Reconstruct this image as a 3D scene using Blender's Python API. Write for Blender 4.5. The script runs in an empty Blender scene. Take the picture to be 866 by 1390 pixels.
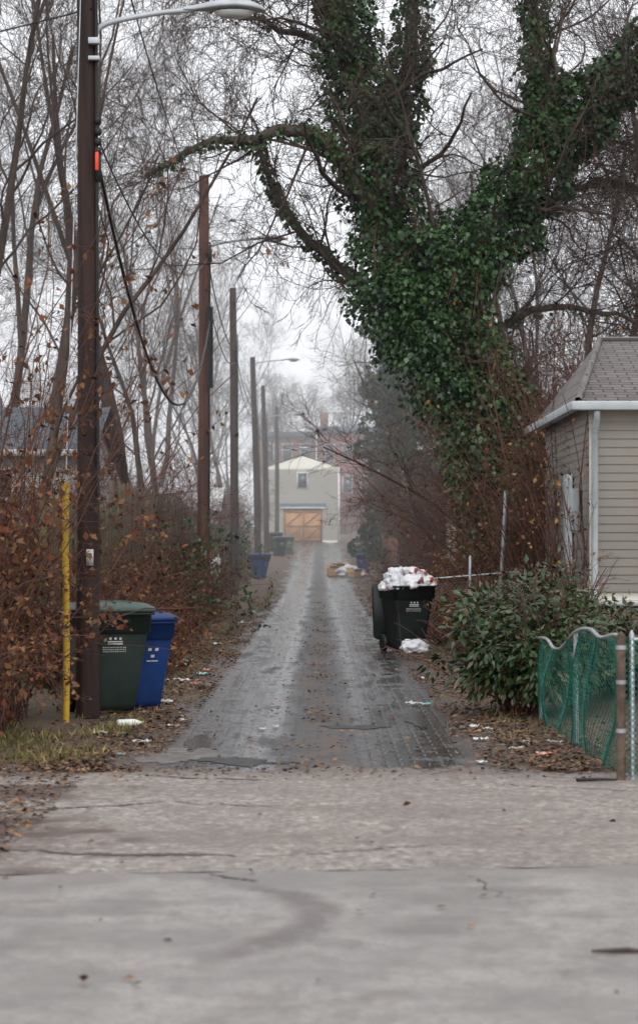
import bpy, math, numpy as np
from mathutils import Vector, noise as mnoise
rng = np.random.default_rng(11)
scn = bpy.context.scene
COL = scn.collection

# ------------------------------------------------------------------ helpers
def link(o, parent=None):
    COL.objects.link(o)
    if parent is not None: o.parent = parent
    return o
def empty(name, loc=(0,0,0), rz=0):
    o = bpy.data.objects.new(name, None); o.location = loc; o.rotation_euler = (0,0,rz)
    o.empty_display_size = .2
    return link(o)
def make_mesh(name, V, F, mats, smooth=False, midx=None):
    V = np.asarray(V, dtype=np.float32).reshape(-1,3)
    if isinstance(F, np.ndarray): Fs=[F]
    else: Fs=[np.asarray(F_, dtype=np.int32).reshape(-1, len(F_[0]) if not isinstance(F_, np.ndarray) else F_.shape[1]) for F_ in F]
    me = bpy.data.meshes.new(name)
    loops = np.concatenate([f.ravel() for f in Fs]).astype(np.int32)
    tot = np.concatenate([np.full(len(f), f.shape[1], dtype=np.int32) for f in Fs])
    st = np.concatenate([[0], np.cumsum(tot)[:-1]]).astype(np.int32)
    me.vertices.add(len(V)); me.vertices.foreach_set('co', V.ravel())
    me.loops.add(len(loops)); me.loops.foreach_set('vertex_index', loops)
    me.polygons.add(len(tot)); me.polygons.foreach_set('loop_start', st)
    if smooth: me.polygons.foreach_set('use_smooth', np.ones(len(tot), dtype=bool))
    if not isinstance(mats,(list,tuple)): mats=[mats]
    for m in mats: me.materials.append(m)
    if midx is not None: me.polygons.foreach_set('material_index', np.asarray(midx,dtype=np.int32))
    me.update(calc_edges=True); me.validate()
    return me
def add(name, V, F, mats, parent=None, smooth=False, midx=None, loc=(0,0,0)):
    o = bpy.data.objects.new(name, make_mesh(name, V, F, mats, smooth, midx)); o.location = loc
    return link(o, parent)
def box(name, x0,x1,y0,y1,z0,z1, mat, parent=None, bevel=0):
    V=[(x0,y0,z0),(x1,y0,z0),(x1,y1,z0),(x0,y1,z0),(x0,y0,z1),(x1,y0,z1),(x1,y1,z1),(x0,y1,z1)]
    F=np.array([(0,3,2,1),(4,5,6,7),(0,1,5,4),(1,2,6,5),(2,3,7,6),(3,0,4,7)])
    o=add(name,V,F,mat,parent)
    if bevel:
        b=o.modifiers.new('b','BEVEL'); b.width=bevel; b.segments=2
    return o
def merge(parts):
    Vs=[];Fs=[];n=0
    for V,F in parts:
        V=V.reshape(-1,3); Vs.append(V); Fs.append(F+n); n+=len(V)
    return np.concatenate(Vs), np.concatenate(Fs)
def nrm(a): return a/np.maximum(np.linalg.norm(a,axis=-1,keepdims=True),1e-9)
def tubes(P,R,k=3,rg=rng):
    P=np.asarray(P,float); R=np.asarray(R,float)
    B,n,_=P.shape
    T=nrm(np.gradient(P,axis=1))
    D=nrm(P[:,-1]-P[:,0])
    ref=nrm(np.cross(D, rg.normal(size=(B,3))))[:,None,:]
    U=nrm(np.cross(T,ref)); W=np.cross(T,U)
    a=np.arange(k)*2*math.pi/k
    V=P[:,:,None,:]+R[:,:,None,None]*(np.cos(a)[None,None,:,None]*U[:,:,None,:]+np.sin(a)[None,None,:,None]*W[:,:,None,:])
    b=np.arange(B)[:,None,None]*n*k; i=np.arange(n-1)[None,:,None]*k; j=np.arange(k)[None,None,:]; j2=(j+1)%k
    F=np.stack([b+i+j, b+i+j2, b+i+k+j2, b+i+k+j],-1).reshape(-1,4)
    return V.reshape(-1,3),F
def tube(path, rad, k=8):
    P=np.array([path],float); 
    R=np.array([rad],float) if hasattr(rad,'__len__') else np.full((1,len(path)),rad,float)
    return tubes(P,R,k)
def spline(pts, n):
    pts=np.array(pts,float); m=len(pts)
    t=np.linspace(0,m-1,n); i=np.clip(t.astype(int),0,m-2); f=(t-i)[:,None]
    p0=pts[np.clip(i-1,0,m-1)];p1=pts[i];p2=pts[i+1];p3=pts[np.clip(i+2,0,m-1)]
    return .5*((2*p1)+(-p0+p2)*f+(2*p0-5*p1+4*p2-p3)*f**2+(-p0+3*p1-3*p2+p3)*f**3)
def grow(P,R,nc,L,n,ang,wob,up,rg,tmin=.2,rr=.6,rmin=.004,taper=.3,fall=.5):
    B,m,_=P.shape
    idx=np.repeat(np.arange(B),nc); N=len(idx)
    t=rg.uniform(tmin,1,N); f=t*(m-1); i=np.clip(f.astype(int),0,m-2); w=(f-i)[:,None]
    pos=P[idx,i]*(1-w)+P[idx,i+1]*w
    tan=nrm(P[idx,i+1]-P[idx,i]); rad=R[idx,i]*(1-w[:,0])+R[idx,i+1]*w[:,0]
    perp=nrm(np.cross(tan,rg.normal(size=(N,3))))
    a=np.radians(rg.uniform(ang[0],ang[1],N))[:,None]
    d=tan*np.cos(a)+perp*np.sin(a)
    ln=(L*(1-fall*t)*rg.uniform(.6,1.25,N))[:,None]
    out=np.zeros((N,n,3)); out[:,0]=pos
    drift=rg.normal(size=(N,3))*wob*.4
    for s in range(1,n):
        d=nrm(d+rg.normal(size=(N,3))*wob+drift+np.array([0,0,up]))
        out[:,s]=out[:,s-1]+d*ln/(n-1)
    r0=np.maximum(rad*rr*rg.uniform(.7,1,N),rmin)
    RR=r0[:,None]*np.linspace(1,taper,n)[None,:]; RR=np.maximum(RR,rmin*.6)
    return out,RR
def leafgeo(pos,d,size,width,rg,fold=.15):
    N=len(pos); d=nrm(d); side=nrm(np.cross(d,rg.normal(size=(N,3)))); nn=np.cross(d,side)
    s=np.asarray(size).reshape(-1,1)*np.ones((N,1))
    V=np.stack([pos, pos+d*s*.45+side*s*width+nn*s*fold, pos+d*s, pos+d*s*.45-side*s*width+nn*s*fold],1)
    F=(np.arange(N)[:,None]*4+np.arange(4)[None,:])
    return V.reshape(-1,3),F

def zg(x,y):
    x=np.asarray(x,float); y=np.asarray(y,float)
    t=np.clip((y-78)/90,0,3)
    z=1.9*t**1.4
    z=np.where(t>1, 1.9+ (t-1)*1.2, z)
    def ss(v): v=np.clip(v,0,1); return v*v*(3-2*v)
    bank=ss((np.abs(x)-2.3)/1.4)*ss((y-23)/5)*.35
    return z+bank
def zg1(x,y): return float(zg(x,y))

# ------------------------------------------------------------------ materials
class NT:
    def __init__(s,name):
        s.m=bpy.data.materials.new(name); s.m.use_nodes=True; s.t=s.m.node_tree; s.N=s.t.nodes; s.L=s.t.links
        s.b=s.N['Principled BSDF']
    def n(s,ty,**kw):
        x=s.N.new(ty)
        for k,v in kw.items(): setattr(x,k,v)
        return x
    def l(s,a,b): s.L.new(a,b)
    def val(s,sock,v):
        if isinstance(v,(int,float,tuple,list)): sock.default_value=v
        else: s.l(v,sock)
    def math(s,op,a,b=None,clamp=False):
        x=s.n('ShaderNodeMath',operation=op); x.use_clamp=clamp
        s.val(x.inputs[0],a)
        if b is not None: s.val(x.inputs[1],b)
        return x.outputs[0]
    def mix(s,f,a,b):
        x=s.n('ShaderNodeMix',data_type='RGBA'); s.val(x.inputs[0],f)
        s.val(x.inputs[6],tuple(a)+(1,) if isinstance(a,(tuple,list)) and len(a)==3 else a)
        s.val(x.inputs[7],tuple(b)+(1,) if isinstance(b,(tuple,list)) and len(b)==3 else b)
        return x.outputs[2]
    def coord(s):
        return s.n('ShaderNodeTexCoord').outputs['Object']
    def noise(s,scale,detail=4,vec=None,rough=.6,stretch=None):
        x=s.n('ShaderNodeTexNoise'); x.inputs['Scale'].default_value=scale; x.inputs['Detail'].default_value=detail; x.inputs['Roughness'].default_value=rough
        v=vec if vec is not None else s.coord()
        if stretch:
            mp=s.n('ShaderNodeMapping'); mp.inputs['Scale'].default_value=stretch; s.l(v,mp.inputs[0]); v=mp.outputs[0]
        s.l(v,x.inputs['Vector']); return x.outputs['Fac']
    def ramp(s,f,lo,hi):
        x=s.n('ShaderNodeMapRange'); x.interpolation_type='SMOOTHSTEP'; s.val(x.inputs[0],f); x.inputs[1].default_value=lo; x.inputs[2].default_value=hi
        return x.outputs[0]
    def bump(s,h,st,dist=.02):
        x=s.n('ShaderNodeBump'); x.inputs['Strength'].default_value=st; x.inputs['Distance'].default_value=dist; s.l(h,x.inputs['Height']); s.l(x.outputs[0],s.b.inputs['Normal'])
def simple(name,c1,c2=None,scale=6,rough=.8,bump=0,stretch=None,spec=.3,lo=.35,hi=.65,bscale=None,metal=0):
    t=NT(name); c2=c2 or tuple(c*.7 for c in c1)
    f=t.ramp(t.noise(scale,5,stretch=stretch),lo,hi)
    t.l(t.mix(f,c1,c2),t.b.inputs['Base Color'])
    t.b.inputs['Roughness'].default_value=rough; t.b.inputs['Specular IOR Level'].default_value=spec; t.b.inputs['Metallic'].default_value=metal
    if bump: t.bump(t.noise(bscale or scale*4,5,stretch=stretch),bump)
    return t.m
def leafmat(name,cols,rough=.5,spec=.4,trans=.0,patch=None):
    t=NT(name); g=t.n('ShaderNodeNewGeometry'); cr=t.n('ShaderNodeValToRGB'); cr.color_ramp.interpolation='CONSTANT'
    els=cr.color_ramp.elements
    for i,c in enumerate(cols):
        p=i/len(cols)
        e=els[i] if i<2 else els.new(p)
        e.position=p; e.color=tuple(c)+(1,)
    t.l(g.outputs['Random Per Island'],cr.inputs[0])
    f=t.ramp(t.noise(1.1,3),.3,.7)
    x=t.n('ShaderNodeMix',data_type='RGBA',blend_type='MULTIPLY'); x.inputs[0].default_value=1
    t.l(cr.outputs[0],x.inputs[6]); t.l(t.mix(f,(.6,.6,.6),(1.25,1.25,1.15)),x.inputs[7])
    t.l(x.outputs[2],t.b.inputs['Base Color'])
    t.b.inputs['Roughness'].default_value=rough; t.b.inputs['Specular IOR Level'].default_value=spec
    return t.m

M_bark=simple('bark_grey',(.085,.060,.049),(.042,.030,.025),5,.85,.4,(1,1,.25))
M_bark_red=simple('twig_red_brown',(.125,.060,.042),(.07,.035,.026),3,.85)
M_ivy=leafmat('ivy_leaf',[(.024,.062,.019),(.037,.09,.026),(.015,.040,.014),(.056,.118,.036),(.028,.07,.023),(.044,.092,.04)],.45,.45)
M_evg=leafmat('evergreen_leaf',[(.025,.055,.022),(.038,.07,.03),(.018,.038,.018),(.05,.08,.032)],.6,.3)
M_laurel=leafmat('laurel_leaf',[(.026,.058,.02),(.034,.075,.026),(.055,.10,.04),(.022,.05,.017),(.05,.065,.026),(.07,.085,.035),(.10,.07,.035)],.4,.45)
M_dry=leafmat('dry_leaf',[(.17,.075,.035),(.11,.052,.028),(.23,.115,.05),(.075,.042,.025),(.15,.085,.045),(.18,.055,.028)],.75,.2)
M_fallen=leafmat('fallen_leaf',[(.14,.06,.028),(.08,.038,.02),(.21,.11,.05),(.05,.028,.018),(.11,.065,.038),(.24,.14,.065),(.07,.032,.022)],.55,.35)
M_orange=leafmat('orange_weed',[(.25,.13,.05),(.18,.10,.04),(.13,.065,.035),(.28,.17,.07)],.8,.2)
M_grass=leafmat('grass_blade',[(.13,.13,.04),(.22,.18,.075),(.10,.11,.035),(.27,.21,.11),(.16,.11,.055)],.7,.2)
M_pole=simple('creosote_pole',(.038,.020,.016),(.016,.010,.009),4,.75,.5,(3,3,.15))
M_pole2=simple('weathered_pole',(.14,.062,.044),(.08,.038,.028),4,.8,.5,(3,3,.15))
M_pole3=simple('dark_pole',(.06,.042,.036),(.034,.025,.022),4,.8,.3,(3,3,.15))
M_galv=simple('galvanised_steel',(.42,.44,.45),(.3,.31,.32),12,.45,metal=.6)
M_lampmetal=simple('lamp_metal',(.45,.48,.5),(.36,.38,.4),4,.5,metal=.2)
M_lens=simple('lamp_glass',(.6,.62,.6),(.5,.52,.5),4,.2)
M_black=simple('black_rubber',(.018,.018,.018),(.012,.012,.012),5,.5)
M_yellow=simple('yellow_plastic',(.55,.34,.03),(.33,.2,.03),6,.5,.1,(1,1,.3))
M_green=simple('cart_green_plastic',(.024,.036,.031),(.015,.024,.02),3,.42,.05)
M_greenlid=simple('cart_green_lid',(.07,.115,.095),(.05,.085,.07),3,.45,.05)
M_greendark=simple('cart_dark_plastic',(.014,.02,.019),(.01,.013,.013),3,.4,.05)
M_blue=simple('cart_blue_plastic',(.011,.04,.15),(.008,.028,.105),3,.42,.05)
M_label=simple('white_label',(.55,.55,.53),(.45,.45,.43),20,.6)
M_red=simple('orange_red_tag',(.8,.07,.02),(.7,.05,.02),5,.5)
M_moss=simple('mossy_board',(.085,.082,.045),(.06,.045,.035),2.2,.9,.5,(4,4,.4))
M_board=simple('weathered_board',(.13,.10,.08),(.075,.057,.046),3,.9,.5,(5,5,.3))
M_boardred=simple('red_board',(.19,.10,.07),(.12,.06,.045),3,.9,.4,(5,5,.3))
M_sid=simple('tan_vinyl_siding',(.58,.55,.50),(.53,.50,.455),1.5,.6,.04)
M_sidy=simple('cream_siding',(.86,.855,.74),(.83,.825,.71),.6,.7)
M_white=simple('white_trim',(.66,.67,.66),(.5,.5,.49),3,.55)
M_gutter=simple('gutter_grey',(.42,.46,.47),(.36,.39,.40),4,.5)
M_found=simple('concrete_block',(.2,.185,.165),(.12,.11,.1),3,.9,.4)
M_stucco=simple('beige_stucco',(.58,.50,.38),(.48,.40,.30),2,.9,.3)
M_slate=simple('blue_grey_shingle',(.10,.13,.16),(.07,.09,.11),6,.75,.3)
M_garagedoor=simple('orange_wood',(.50,.27,.12),(.40,.2,.085),3,.6,.1,(4,1,.4))
M_doorframe=simple('dark_wood_trim',(.28,.14,.07),(.2,.1,.05),3,.7)
M_glass=simple('window_glass',(.05,.07,.08),(.03,.04,.05),2,.12,spec=.7)
M_fgreen=simple('green_vinyl_wire',(.006,.13,.09),(.004,.085,.06),4,.4)
M_rustpost=simple('rusty_post',(.12,.085,.06),(.06,.042,.033),12,.8,.4)
M_card=simple('cardboard',(.40,.26,.14),(.3,.19,.1),4,.85)
M_paper=simple('paper',(.60,.59,.56),(.42,.40,.37),8,.7)
M_plasticbag=NT('white_plastic_bag')
_t=M_plasticbag; f=_t.ramp(_t.noise(5,3),.56,.62)
_t.l(_t.mix(f,(.66,.66,.67),(.42,.08,.07)),_t.b.inputs['Base Color']); _t.b.inputs['Roughness'].default_value=.4; _t.bump(_t.noise(14,4),.8,.03); M_bag=_t.m
M_bagwhite=simple('white_bag',(.68,.69,.71),(.52,.54,.57),8,.4,.7)

# shingle
t=NT('asphalt_shingle'); br=t.n('ShaderNodeTexBrick'); t.l(t.coord(),br.inputs['Vector'])
br.inputs['Scale'].default_value=1; br.inputs['Brick Width'].default_value=.3; br.inputs['Row Height'].default_value=.14; br.inputs['Mortar Size'].default_value=.012
br.inputs['Color1'].default_value=(.19,.168,.16,1); br.inputs['Color2'].default_value=(.135,.12,.115,1); br.inputs['Mortar'].default_value=(.055,.05,.05,1)
n_=t.noise(30,3); x=t.n('ShaderNodeMix',data_type='RGBA',blend_type='MULTIPLY'); x.inputs[0].default_value=1; t.l(br.outputs[0],x.inputs[6]); t.l(t.mix(n_,(.6,.6,.6),(1.4,1.4,1.4)),x.inputs[7]); t.l(x.outputs[2],t.b.inputs['Base Color']); t.b.inputs['Roughness'].default_value=.9
M_shingle=t.m
# brick
t=NT('red_brick'); br=t.n('ShaderNodeTexBrick'); mp=t.n('ShaderNodeMapping'); mp.inputs['Rotation'].default_value=(math.radians(90),0,0); t.l(t.coord(),mp.inputs[0]); t.l(mp.outputs[0],br.inputs['Vector'])
br.inputs['Scale'].default_value=1; br.inputs['Brick Width'].default_value=.22; br.inputs['Row Height'].default_value=.075; br.inputs['Mortar Size'].default_value=.006
br.inputs['Color1'].default_value=(.26,.075,.05,1); br.inputs['Color2'].default_value=(.18,.05,.035,1); br.inputs['Mortar'].default_value=(.2,.14,.12,1)
t.l(br.outputs[0],t.b.inputs['Base Color']); t.b.inputs['Roughness'].default_value=.9
M_brick=t.m

# ground soil
t=NT('leafy_soil')
c=t.mix(t.ramp(t.noise(1.2,6),.35,.65),(.09,.058,.038),(.15,.10,.062))
c=t.mix(t.ramp(t.noise(22,5),.45,.65),c,(.06,.036,.026))
c=t.mix(t.ramp(t.noise(.5,4),.55,.7),c,(.11,.105,.05))
t.l(c,t.b.inputs['Base Color']); t.b.inputs['Roughness'].default_value=.9; t.bump(t.noise(18,6),.9,.05)
M_soil=t.m
# alley
t=NT('wet_block_paving')
co=t.coord(); sp=t.n('ShaderNodeSeparateXYZ'); t.l(co,sp.inputs[0]); X,Y=sp.outputs[0],sp.outputs[1]
br=t.n('ShaderNodeTexBrick'); t.l(co,br.inputs['Vector']); br.inputs['Scale'].default_value=1; br.inputs['Brick Width'].default_value=.21; br.inputs['Row Height'].default_value=.2; br.inputs['Mortar Size'].default_value=.018; br.inputs['Mortar Smooth'].default_value=.5
br.inputs['Color1'].default_value=(.052,.050,.052,1); br.inputs['Color2'].default_value=(.032,.031,.034,1); br.inputs['Mortar'].default_value=(.013,.011,.011,1)
n1=t.noise(1.3,6,co); n2=t.noise(7,6,co); n3=t.noise(1,5,co,stretch=(2.2,.22,1)); n4=t.noise(2.4,6,co,stretch=(1,.45,1),rough=.7); n6=t.noise(.55,4,co,stretch=(1.4,.6,1))
ax=t.math('ABSOLUTE',X)
track=t.math('SUBTRACT',1,t.ramp(t.math('ABSOLUTE',t.math('SUBTRACT',ax,.76)),.18,.6))
cen=t.math('SUBTRACT',1,t.ramp(t.math('ABSOLUTE',t.math('ADD',t.math('ADD',X,-.02),t.math('MULTIPLY',t.math('SUBTRACT',n3,.5),.9))),.03,.32))
edge=t.ramp(t.math('ADD',ax,t.math('MULTIPLY',t.math('SUBTRACT',n1,.5),1.1)),1.02,1.45)
c=t.mix(t.ramp(n2,.35,.7),br.outputs[0],(.068,.064,.063))
c=t.mix(t.math('MULTIPLY',t.ramp(n6,.5,.56),.5),c,(.025,.024,.026))
c=t.mix(t.math('MULTIPLY',t.ramp(n4,.52,.64),.5),c,(.09,.077,.066))
c=t.mix(t.math('MULTIPLY',t.math('MULTIPLY',cen,t.ramp(n4,.42,.6)),.85),c,(.10,.065,.042))
c=t.mix(t.math('MULTIPLY',edge,t.ramp(n2,.3,.55)),c,(.08,.052,.036))
t.l(c,t.b.inputs['Base Color'])
wet=t.math('MULTIPLY',t.math('ADD',t.math('MULTIPLY',track,.7),.35),t.ramp(n3,.28,.5),clamp=True)
wet=t.math('MULTIPLY',wet,t.math('SUBTRACT',1,t.math('MULTIPLY',cen,.7)))
wet=t.math('MULTIPLY',wet,t.math('SUBTRACT',1,t.math('MULTIPLY',t.ramp(n4,.50,.62),.6)))
ro=t.n('ShaderNodeMapRange'); t.l(wet,ro.inputs[0]); ro.inputs[3].default_value=.66; ro.inputs[4].default_value=.12
t.l(ro.outputs[0],t.b.inputs['Roughness']); t.b.inputs['Specular IOR Level'].default_value=.5
h=t.math('ADD',t.math('MULTIPLY',br.outputs[1],-.8),t.math('MULTIPLY',n2,.9)); t.bump(h,.42,.012)
M_alley=t.m
# concrete apron
t=NT('aggregate_concrete')
co=t.coord(); sp=t.n('ShaderNodeSeparateXYZ'); t.l(co,sp.inputs[0]); X,Y=sp.outputs[0],sp.outputs[1]
nf=t.noise(24,6,co,rough=.85,stretch=(1,.45,1)); nm=t.noise(2.2,6,co); nl=t.noise(.7,5,co,stretch=(.6,1.6,1)); nk=t.noise(.9,3,co); nq=t.noise(6,6,co,rough=.75,stretch=(1,.5,1))
c=t.mix(t.ramp(nf,.38,.64),(.175,.148,.13),(.335,.292,.258))
c=t.mix(t.math('MULTIPLY',t.ramp(nq,.45,.62),.5),c,(.165,.138,.12))
vo=t.n('ShaderNodeTexVoronoi'); vo.inputs['Scale'].default_value=22; t.l(co,vo.inputs[0]); sh=t.n('ShaderNodeSeparateColor'); t.l(vo.outputs['Color'],sh.inputs[0])
c=t.mix(t.math('MULTIPLY',t.ramp(sh.outputs[0],.8,.86),.55),c,(.11,.09,.08))
c=t.mix(t.math('MULTIPLY',t.ramp(sh.outputs[1],.9,.94),.55),c,(.46,.43,.39))
c=t.mix(t.math('MULTIPLY',t.ramp(nl,.42,.66),.6),c,(.155,.125,.108))
ld=t.ramp(t.math('ADD',t.math('MULTIPLY',X,-1),t.math('MULTIPLY',t.math('SUBTRACT',nm,.5),2.8)),1.2,1.75)
c=t.mix(t.math('MULTIPLY',t.math('MULTIPLY',ld,t.ramp(nl,.35,.52)),.9),c,(.07,.042,.033))
wt=t.math('MULTIPLY',t.math('SUBTRACT',1,t.ramp(t.math('ABSOLUTE',t.math('SUBTRACT',t.math('ABSOLUTE',X),.75)),.1,.5)),t.ramp(nm,.45,.65))
c=t.mix(t.math('MULTIPLY',wt,.5),c,(.105,.09,.082))
nb=t.ramp(t.math('ADD',Y,t.math('MULTIPLY',t.math('SUBTRACT',nm,.5),2.0)),17.0,18.4)
c=t.mix(t.math('MULTIPLY',nb,.65),c,(.105,.082,.068))
t.l(c,t.b.inputs['Base Color'])
ro=t.n('ShaderNodeMapRange'); t.l(wt,ro.inputs[0]); ro.inputs[3].default_value=.8; ro.inputs[4].default_value=.42; t.l(ro.outputs[0],t.b.inputs['Roughness'])
t.bump(nf,.6,.012); M_agg=t.m
t=NT('smooth_concrete')
co=t.coord(); sp=t.n('ShaderNodeSeparateXYZ'); t.l(co,sp.inputs[0]); X,Y=sp.outputs[0],sp.outputs[1]
nm=t.noise(1.3,7,co,rough=.65); nf=t.noise(34,5,co,rough=.85,stretch=(1,.5,1)); n5=t.noise(5,7,co,rough=.75,stretch=(1,.5,1)); nw=t.noise(.8,5,co,stretch=(1,1.5,1))
c=t.mix(t.ramp(nm,.35,.66),(.30,.278,.26),(.195,.177,.163))
c=t.mix(t.math('MULTIPLY',t.ramp(nf,.42,.62),.5),c,(.155,.138,.127))
c=t.mix(t.math('MULTIPLY',t.ramp(n5,.45,.64),.55),c,(.15,.132,.12))
c=t.mix(t.math('MULTIPLY',t.ramp(nw,.52,.62),.45),c,(.12,.103,.093))
dx=t.math('ADD',X,.9); dy=t.math('MULTIPLY',t.math('SUBTRACT',Y,11),.7)
d=t.math('SQRT',t.math('ADD',t.math('MULTIPLY',dx,dx),t.math('MULTIPLY',dy,dy)))
d=t.math('ADD',d,t.math('MULTIPLY',t.math('SUBTRACT',nm,.5),.5))
st=t.math('MULTIPLY',t.math('SUBTRACT',1,t.ramp(t.math('ABSOLUTE',t.math('SUBTRACT',d,.87)),.03,.17)),t.ramp(X,-.55,-.3))
st=t.math('MULTIPLY',st,t.ramp(n5,.2,.5))
c=t.mix(t.math('MULTIPLY',st,.7),c,(.095,.078,.07))
wl=t.math('MULTIPLY',t.ramp(t.math('ADD',Y,t.math('MULTIPLY',t.math('SUBTRACT',nm,.5),1.5)),11.9,12.4),.6)
c=t.mix(wl,c,(.165,.142,.128))
t.l(c,t.b.inputs['Base Color']); ro=t.n('ShaderNodeMapRange'); t.l(t.ramp(nm,.4,.6),ro.inputs[0]); ro.inputs[3].default_value=.75; ro.inputs[4].default_value=.42; t.l(ro.outputs[0],t.b.inputs['Roughness']); t.bump(nf,.4,.008); M_conc=t.m

# ------------------------------------------------------------------ ground
def sheet(name, xs, ys, mat, dz, edge=None):
    X,Y=np.meshgrid(xs,ys)
    if edge is not None: X=edge(X,Y)
    Z=zg(X,Y)+dz
    V=np.stack([X,Y,Z],-1).reshape(-1,3); nx=len(xs); ny=len(ys)
    i=np.arange(ny-1)[:,None]*nx+np.arange(nx-1)[None,:]
    F=np.stack([i,i+1,i+nx+1,i+nx],-1).reshape(-1,4)
    return add(name,V,F,mat,smooth=True)
xs=np.concatenate([[-500,-200,-80,-40,-20,-10],np.arange(-6,6.01,.25),[10,20,40,80,200,500]])
ys=np.concatenate([[-60,-10,0,5],np.arange(8,80,1.),np.arange(80,260,3.),[300,400,600,1000]])
sheet('ground',xs,ys,M_soil,0)
w1=lambda y:.13*np.sin(y*1.3)+.10*np.sin(y*.47+1)+.07*np.sin(y*3.1+.4)+.04*np.sin(y*7.3)
def aedge(X,Y):
    s=np.sign(X); e=np.abs(X)/1.38
    return X+s*(e**4)*(w1(Y*1.0+s*5)+.06+.30*np.clip((22-Y)/4,0,1))
sheet('alley_road',np.linspace(-1.38,1.42,15),np.concatenate([np.arange(17.4,80,.2),np.arange(80,169,1.)]),M_alley,.006,aedge)
def poly_sheet(name, pts, z, mat):
    V=[(x,y,z+zg1(x,y)) for x,y in pts]; return add(name,V,np.array([list(range(len(pts)))]),mat)
nx=260
xx=np.linspace(-9,9,nx); yb=18.25+.14*np.sin(xx*2.1)+.11*np.sin(xx*5.3+1)+.08*np.sin(xx*13)+.06*np.sin(xx*29+2)+.35*np.clip((np.abs(xx)-1.4),0,1.2)*np.where(xx<0,.9,-.5)
yf=12.55+.10*xx
V=np.concatenate([np.stack([xx,yf,np.full(nx,.012)],-1),np.stack([xx,yb,np.full(nx,.012)],-1)]); i=np.arange(nx-1)
add('concrete_apron',V,np.stack([i,i+1,i+1+nx,i+nx],-1),M_agg)
V=np.concatenate([np.stack([xx,np.full(nx,-8.),np.full(nx,.016)],-1),np.stack([xx,yf-.04-.02*np.sin(xx*7)-.015*np.sin(xx*19),np.full(nx,.016)],-1)])
add('concrete_pavement',V,np.stack([i,i+1,i+1+nx,i+nx],-1),M_conc)
pv=[(1.4,27.5),(2.1,28),(2.6,33),(2.4,37),(1.4,36.5)]
poly_sheet('driveway',pv,.0035,simple('muddy_asphalt',(.12,.09,.07),(.07,.055,.045),3,.6,.4))
def cracks():
    rg=np.random.default_rng(3); V=[];F=[]
    M=simple('crack_dirt',(.07,.055,.046),(.10,.082,.07),5,.85)
    for (x0,y0,x1,y1,w,z) in [(-1.5,13.3,-.45,13.1,.12,.0162),(-2.1,13.55,-1.45,13.3,.07,.0162),(-.4,13.1,.9,13.6,.022,.0162),
        (-2.2,15.2,-1.0,15.9,.06,.0162),(-1.0,15.9,-.2,15.6,.03,.0162),(1.2,17.2,2.6,16.2,.03,.0162),(-1.3,17.8,-.3,17.3,.05,.0162),
        (-.55,12.35,-.3,12.1,.05,.020),(.7,12.4,.9,11.5,.012,.020)]:
        n=40; t=np.linspace(0,1,n); L=math.hypot(x1-x0,y1-y0); d=np.array([(x1-x0)/L,(y1-y0)/L]); nv=np.array([-d[1],d[0]])
        off=np.cumsum(rg.normal(size=n))*.028*L/2; off-=off[0]+(off[-1]-off[0])*t
        cw=w*.5*(np.sin(np.pi*np.clip(t,.03,.97))**.5)*rg.uniform(.2,1.2,n)
        P=np.array([x0,y0])+np.outer(t*L,d)+np.outer(off,nv); a=P+nv*cw[:,None]; b=P-nv*cw[:,None]; k=len(V)
        for q in range(n): V+= [(a[q,0],a[q,1],z),(b[q,0],b[q,1],z)]
        F+=[(k+2*q,k+2*q+1,k+2*q+3,k+2*q+2) for q in range(n-1)]
    add('pavement_cracks',V,np.array(F),M)
cracks()
def blob(name,cx,cy,rx,ry,z,mat,seed):
    rg=np.random.default_rng(seed); n=64; a=np.linspace(0,2*math.pi,n,endpoint=False); ph=rg.uniform(0,6,5)
    r=1+.22*np.sin(2*a+ph[0])+.16*np.sin(3*a+ph[1])+.12*np.sin(5*a+ph[2])+.08*np.sin(9*a+ph[3])+.06*np.sin(15*a+ph[4])
    V=np.stack([cx+rx*r*np.cos(a),cy+ry*r*np.sin(a),zg(cx,cy)+np.full(n,z)],-1); return add(name,V,np.array([list(range(n))]),mat)
M_pud=NT('puddle_water'); M_pud.b.inputs['Base Color'].default_value=(.035,.034,.034,1); M_pud.b.inputs['Roughness'].default_value=.12; M_pud.bump(M_pud.noise(14,4),.25,.01); M_pud=M_pud.m
M_patch=simple('tar_patch',(.022,.021,.022),(.04,.037,.036),6,.5,.6)
M_lpatch=simple('worn_concrete_patch',(.17,.155,.14),(.09,.078,.07),5,.55,.5)
blob('asphalt_patch',-.66,18.95,.24,.36,.0105,M_patch,1); blob('asphalt_patch',-.34,18.8,.22,.1,.0107,M_patch,8)
blob('puddle',-1.0,20.7,.13,.9,.0110,M_pud,2); blob('puddle',.95,23.5,.12,.9,.0110,M_pud,5)
blob('concrete_patch',-1.1,19.5,.26,.85,.0100,M_lpatch,11); blob('asphalt_patch',.35,22.5,.25,.3,.0105,M_patch,12)

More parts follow.
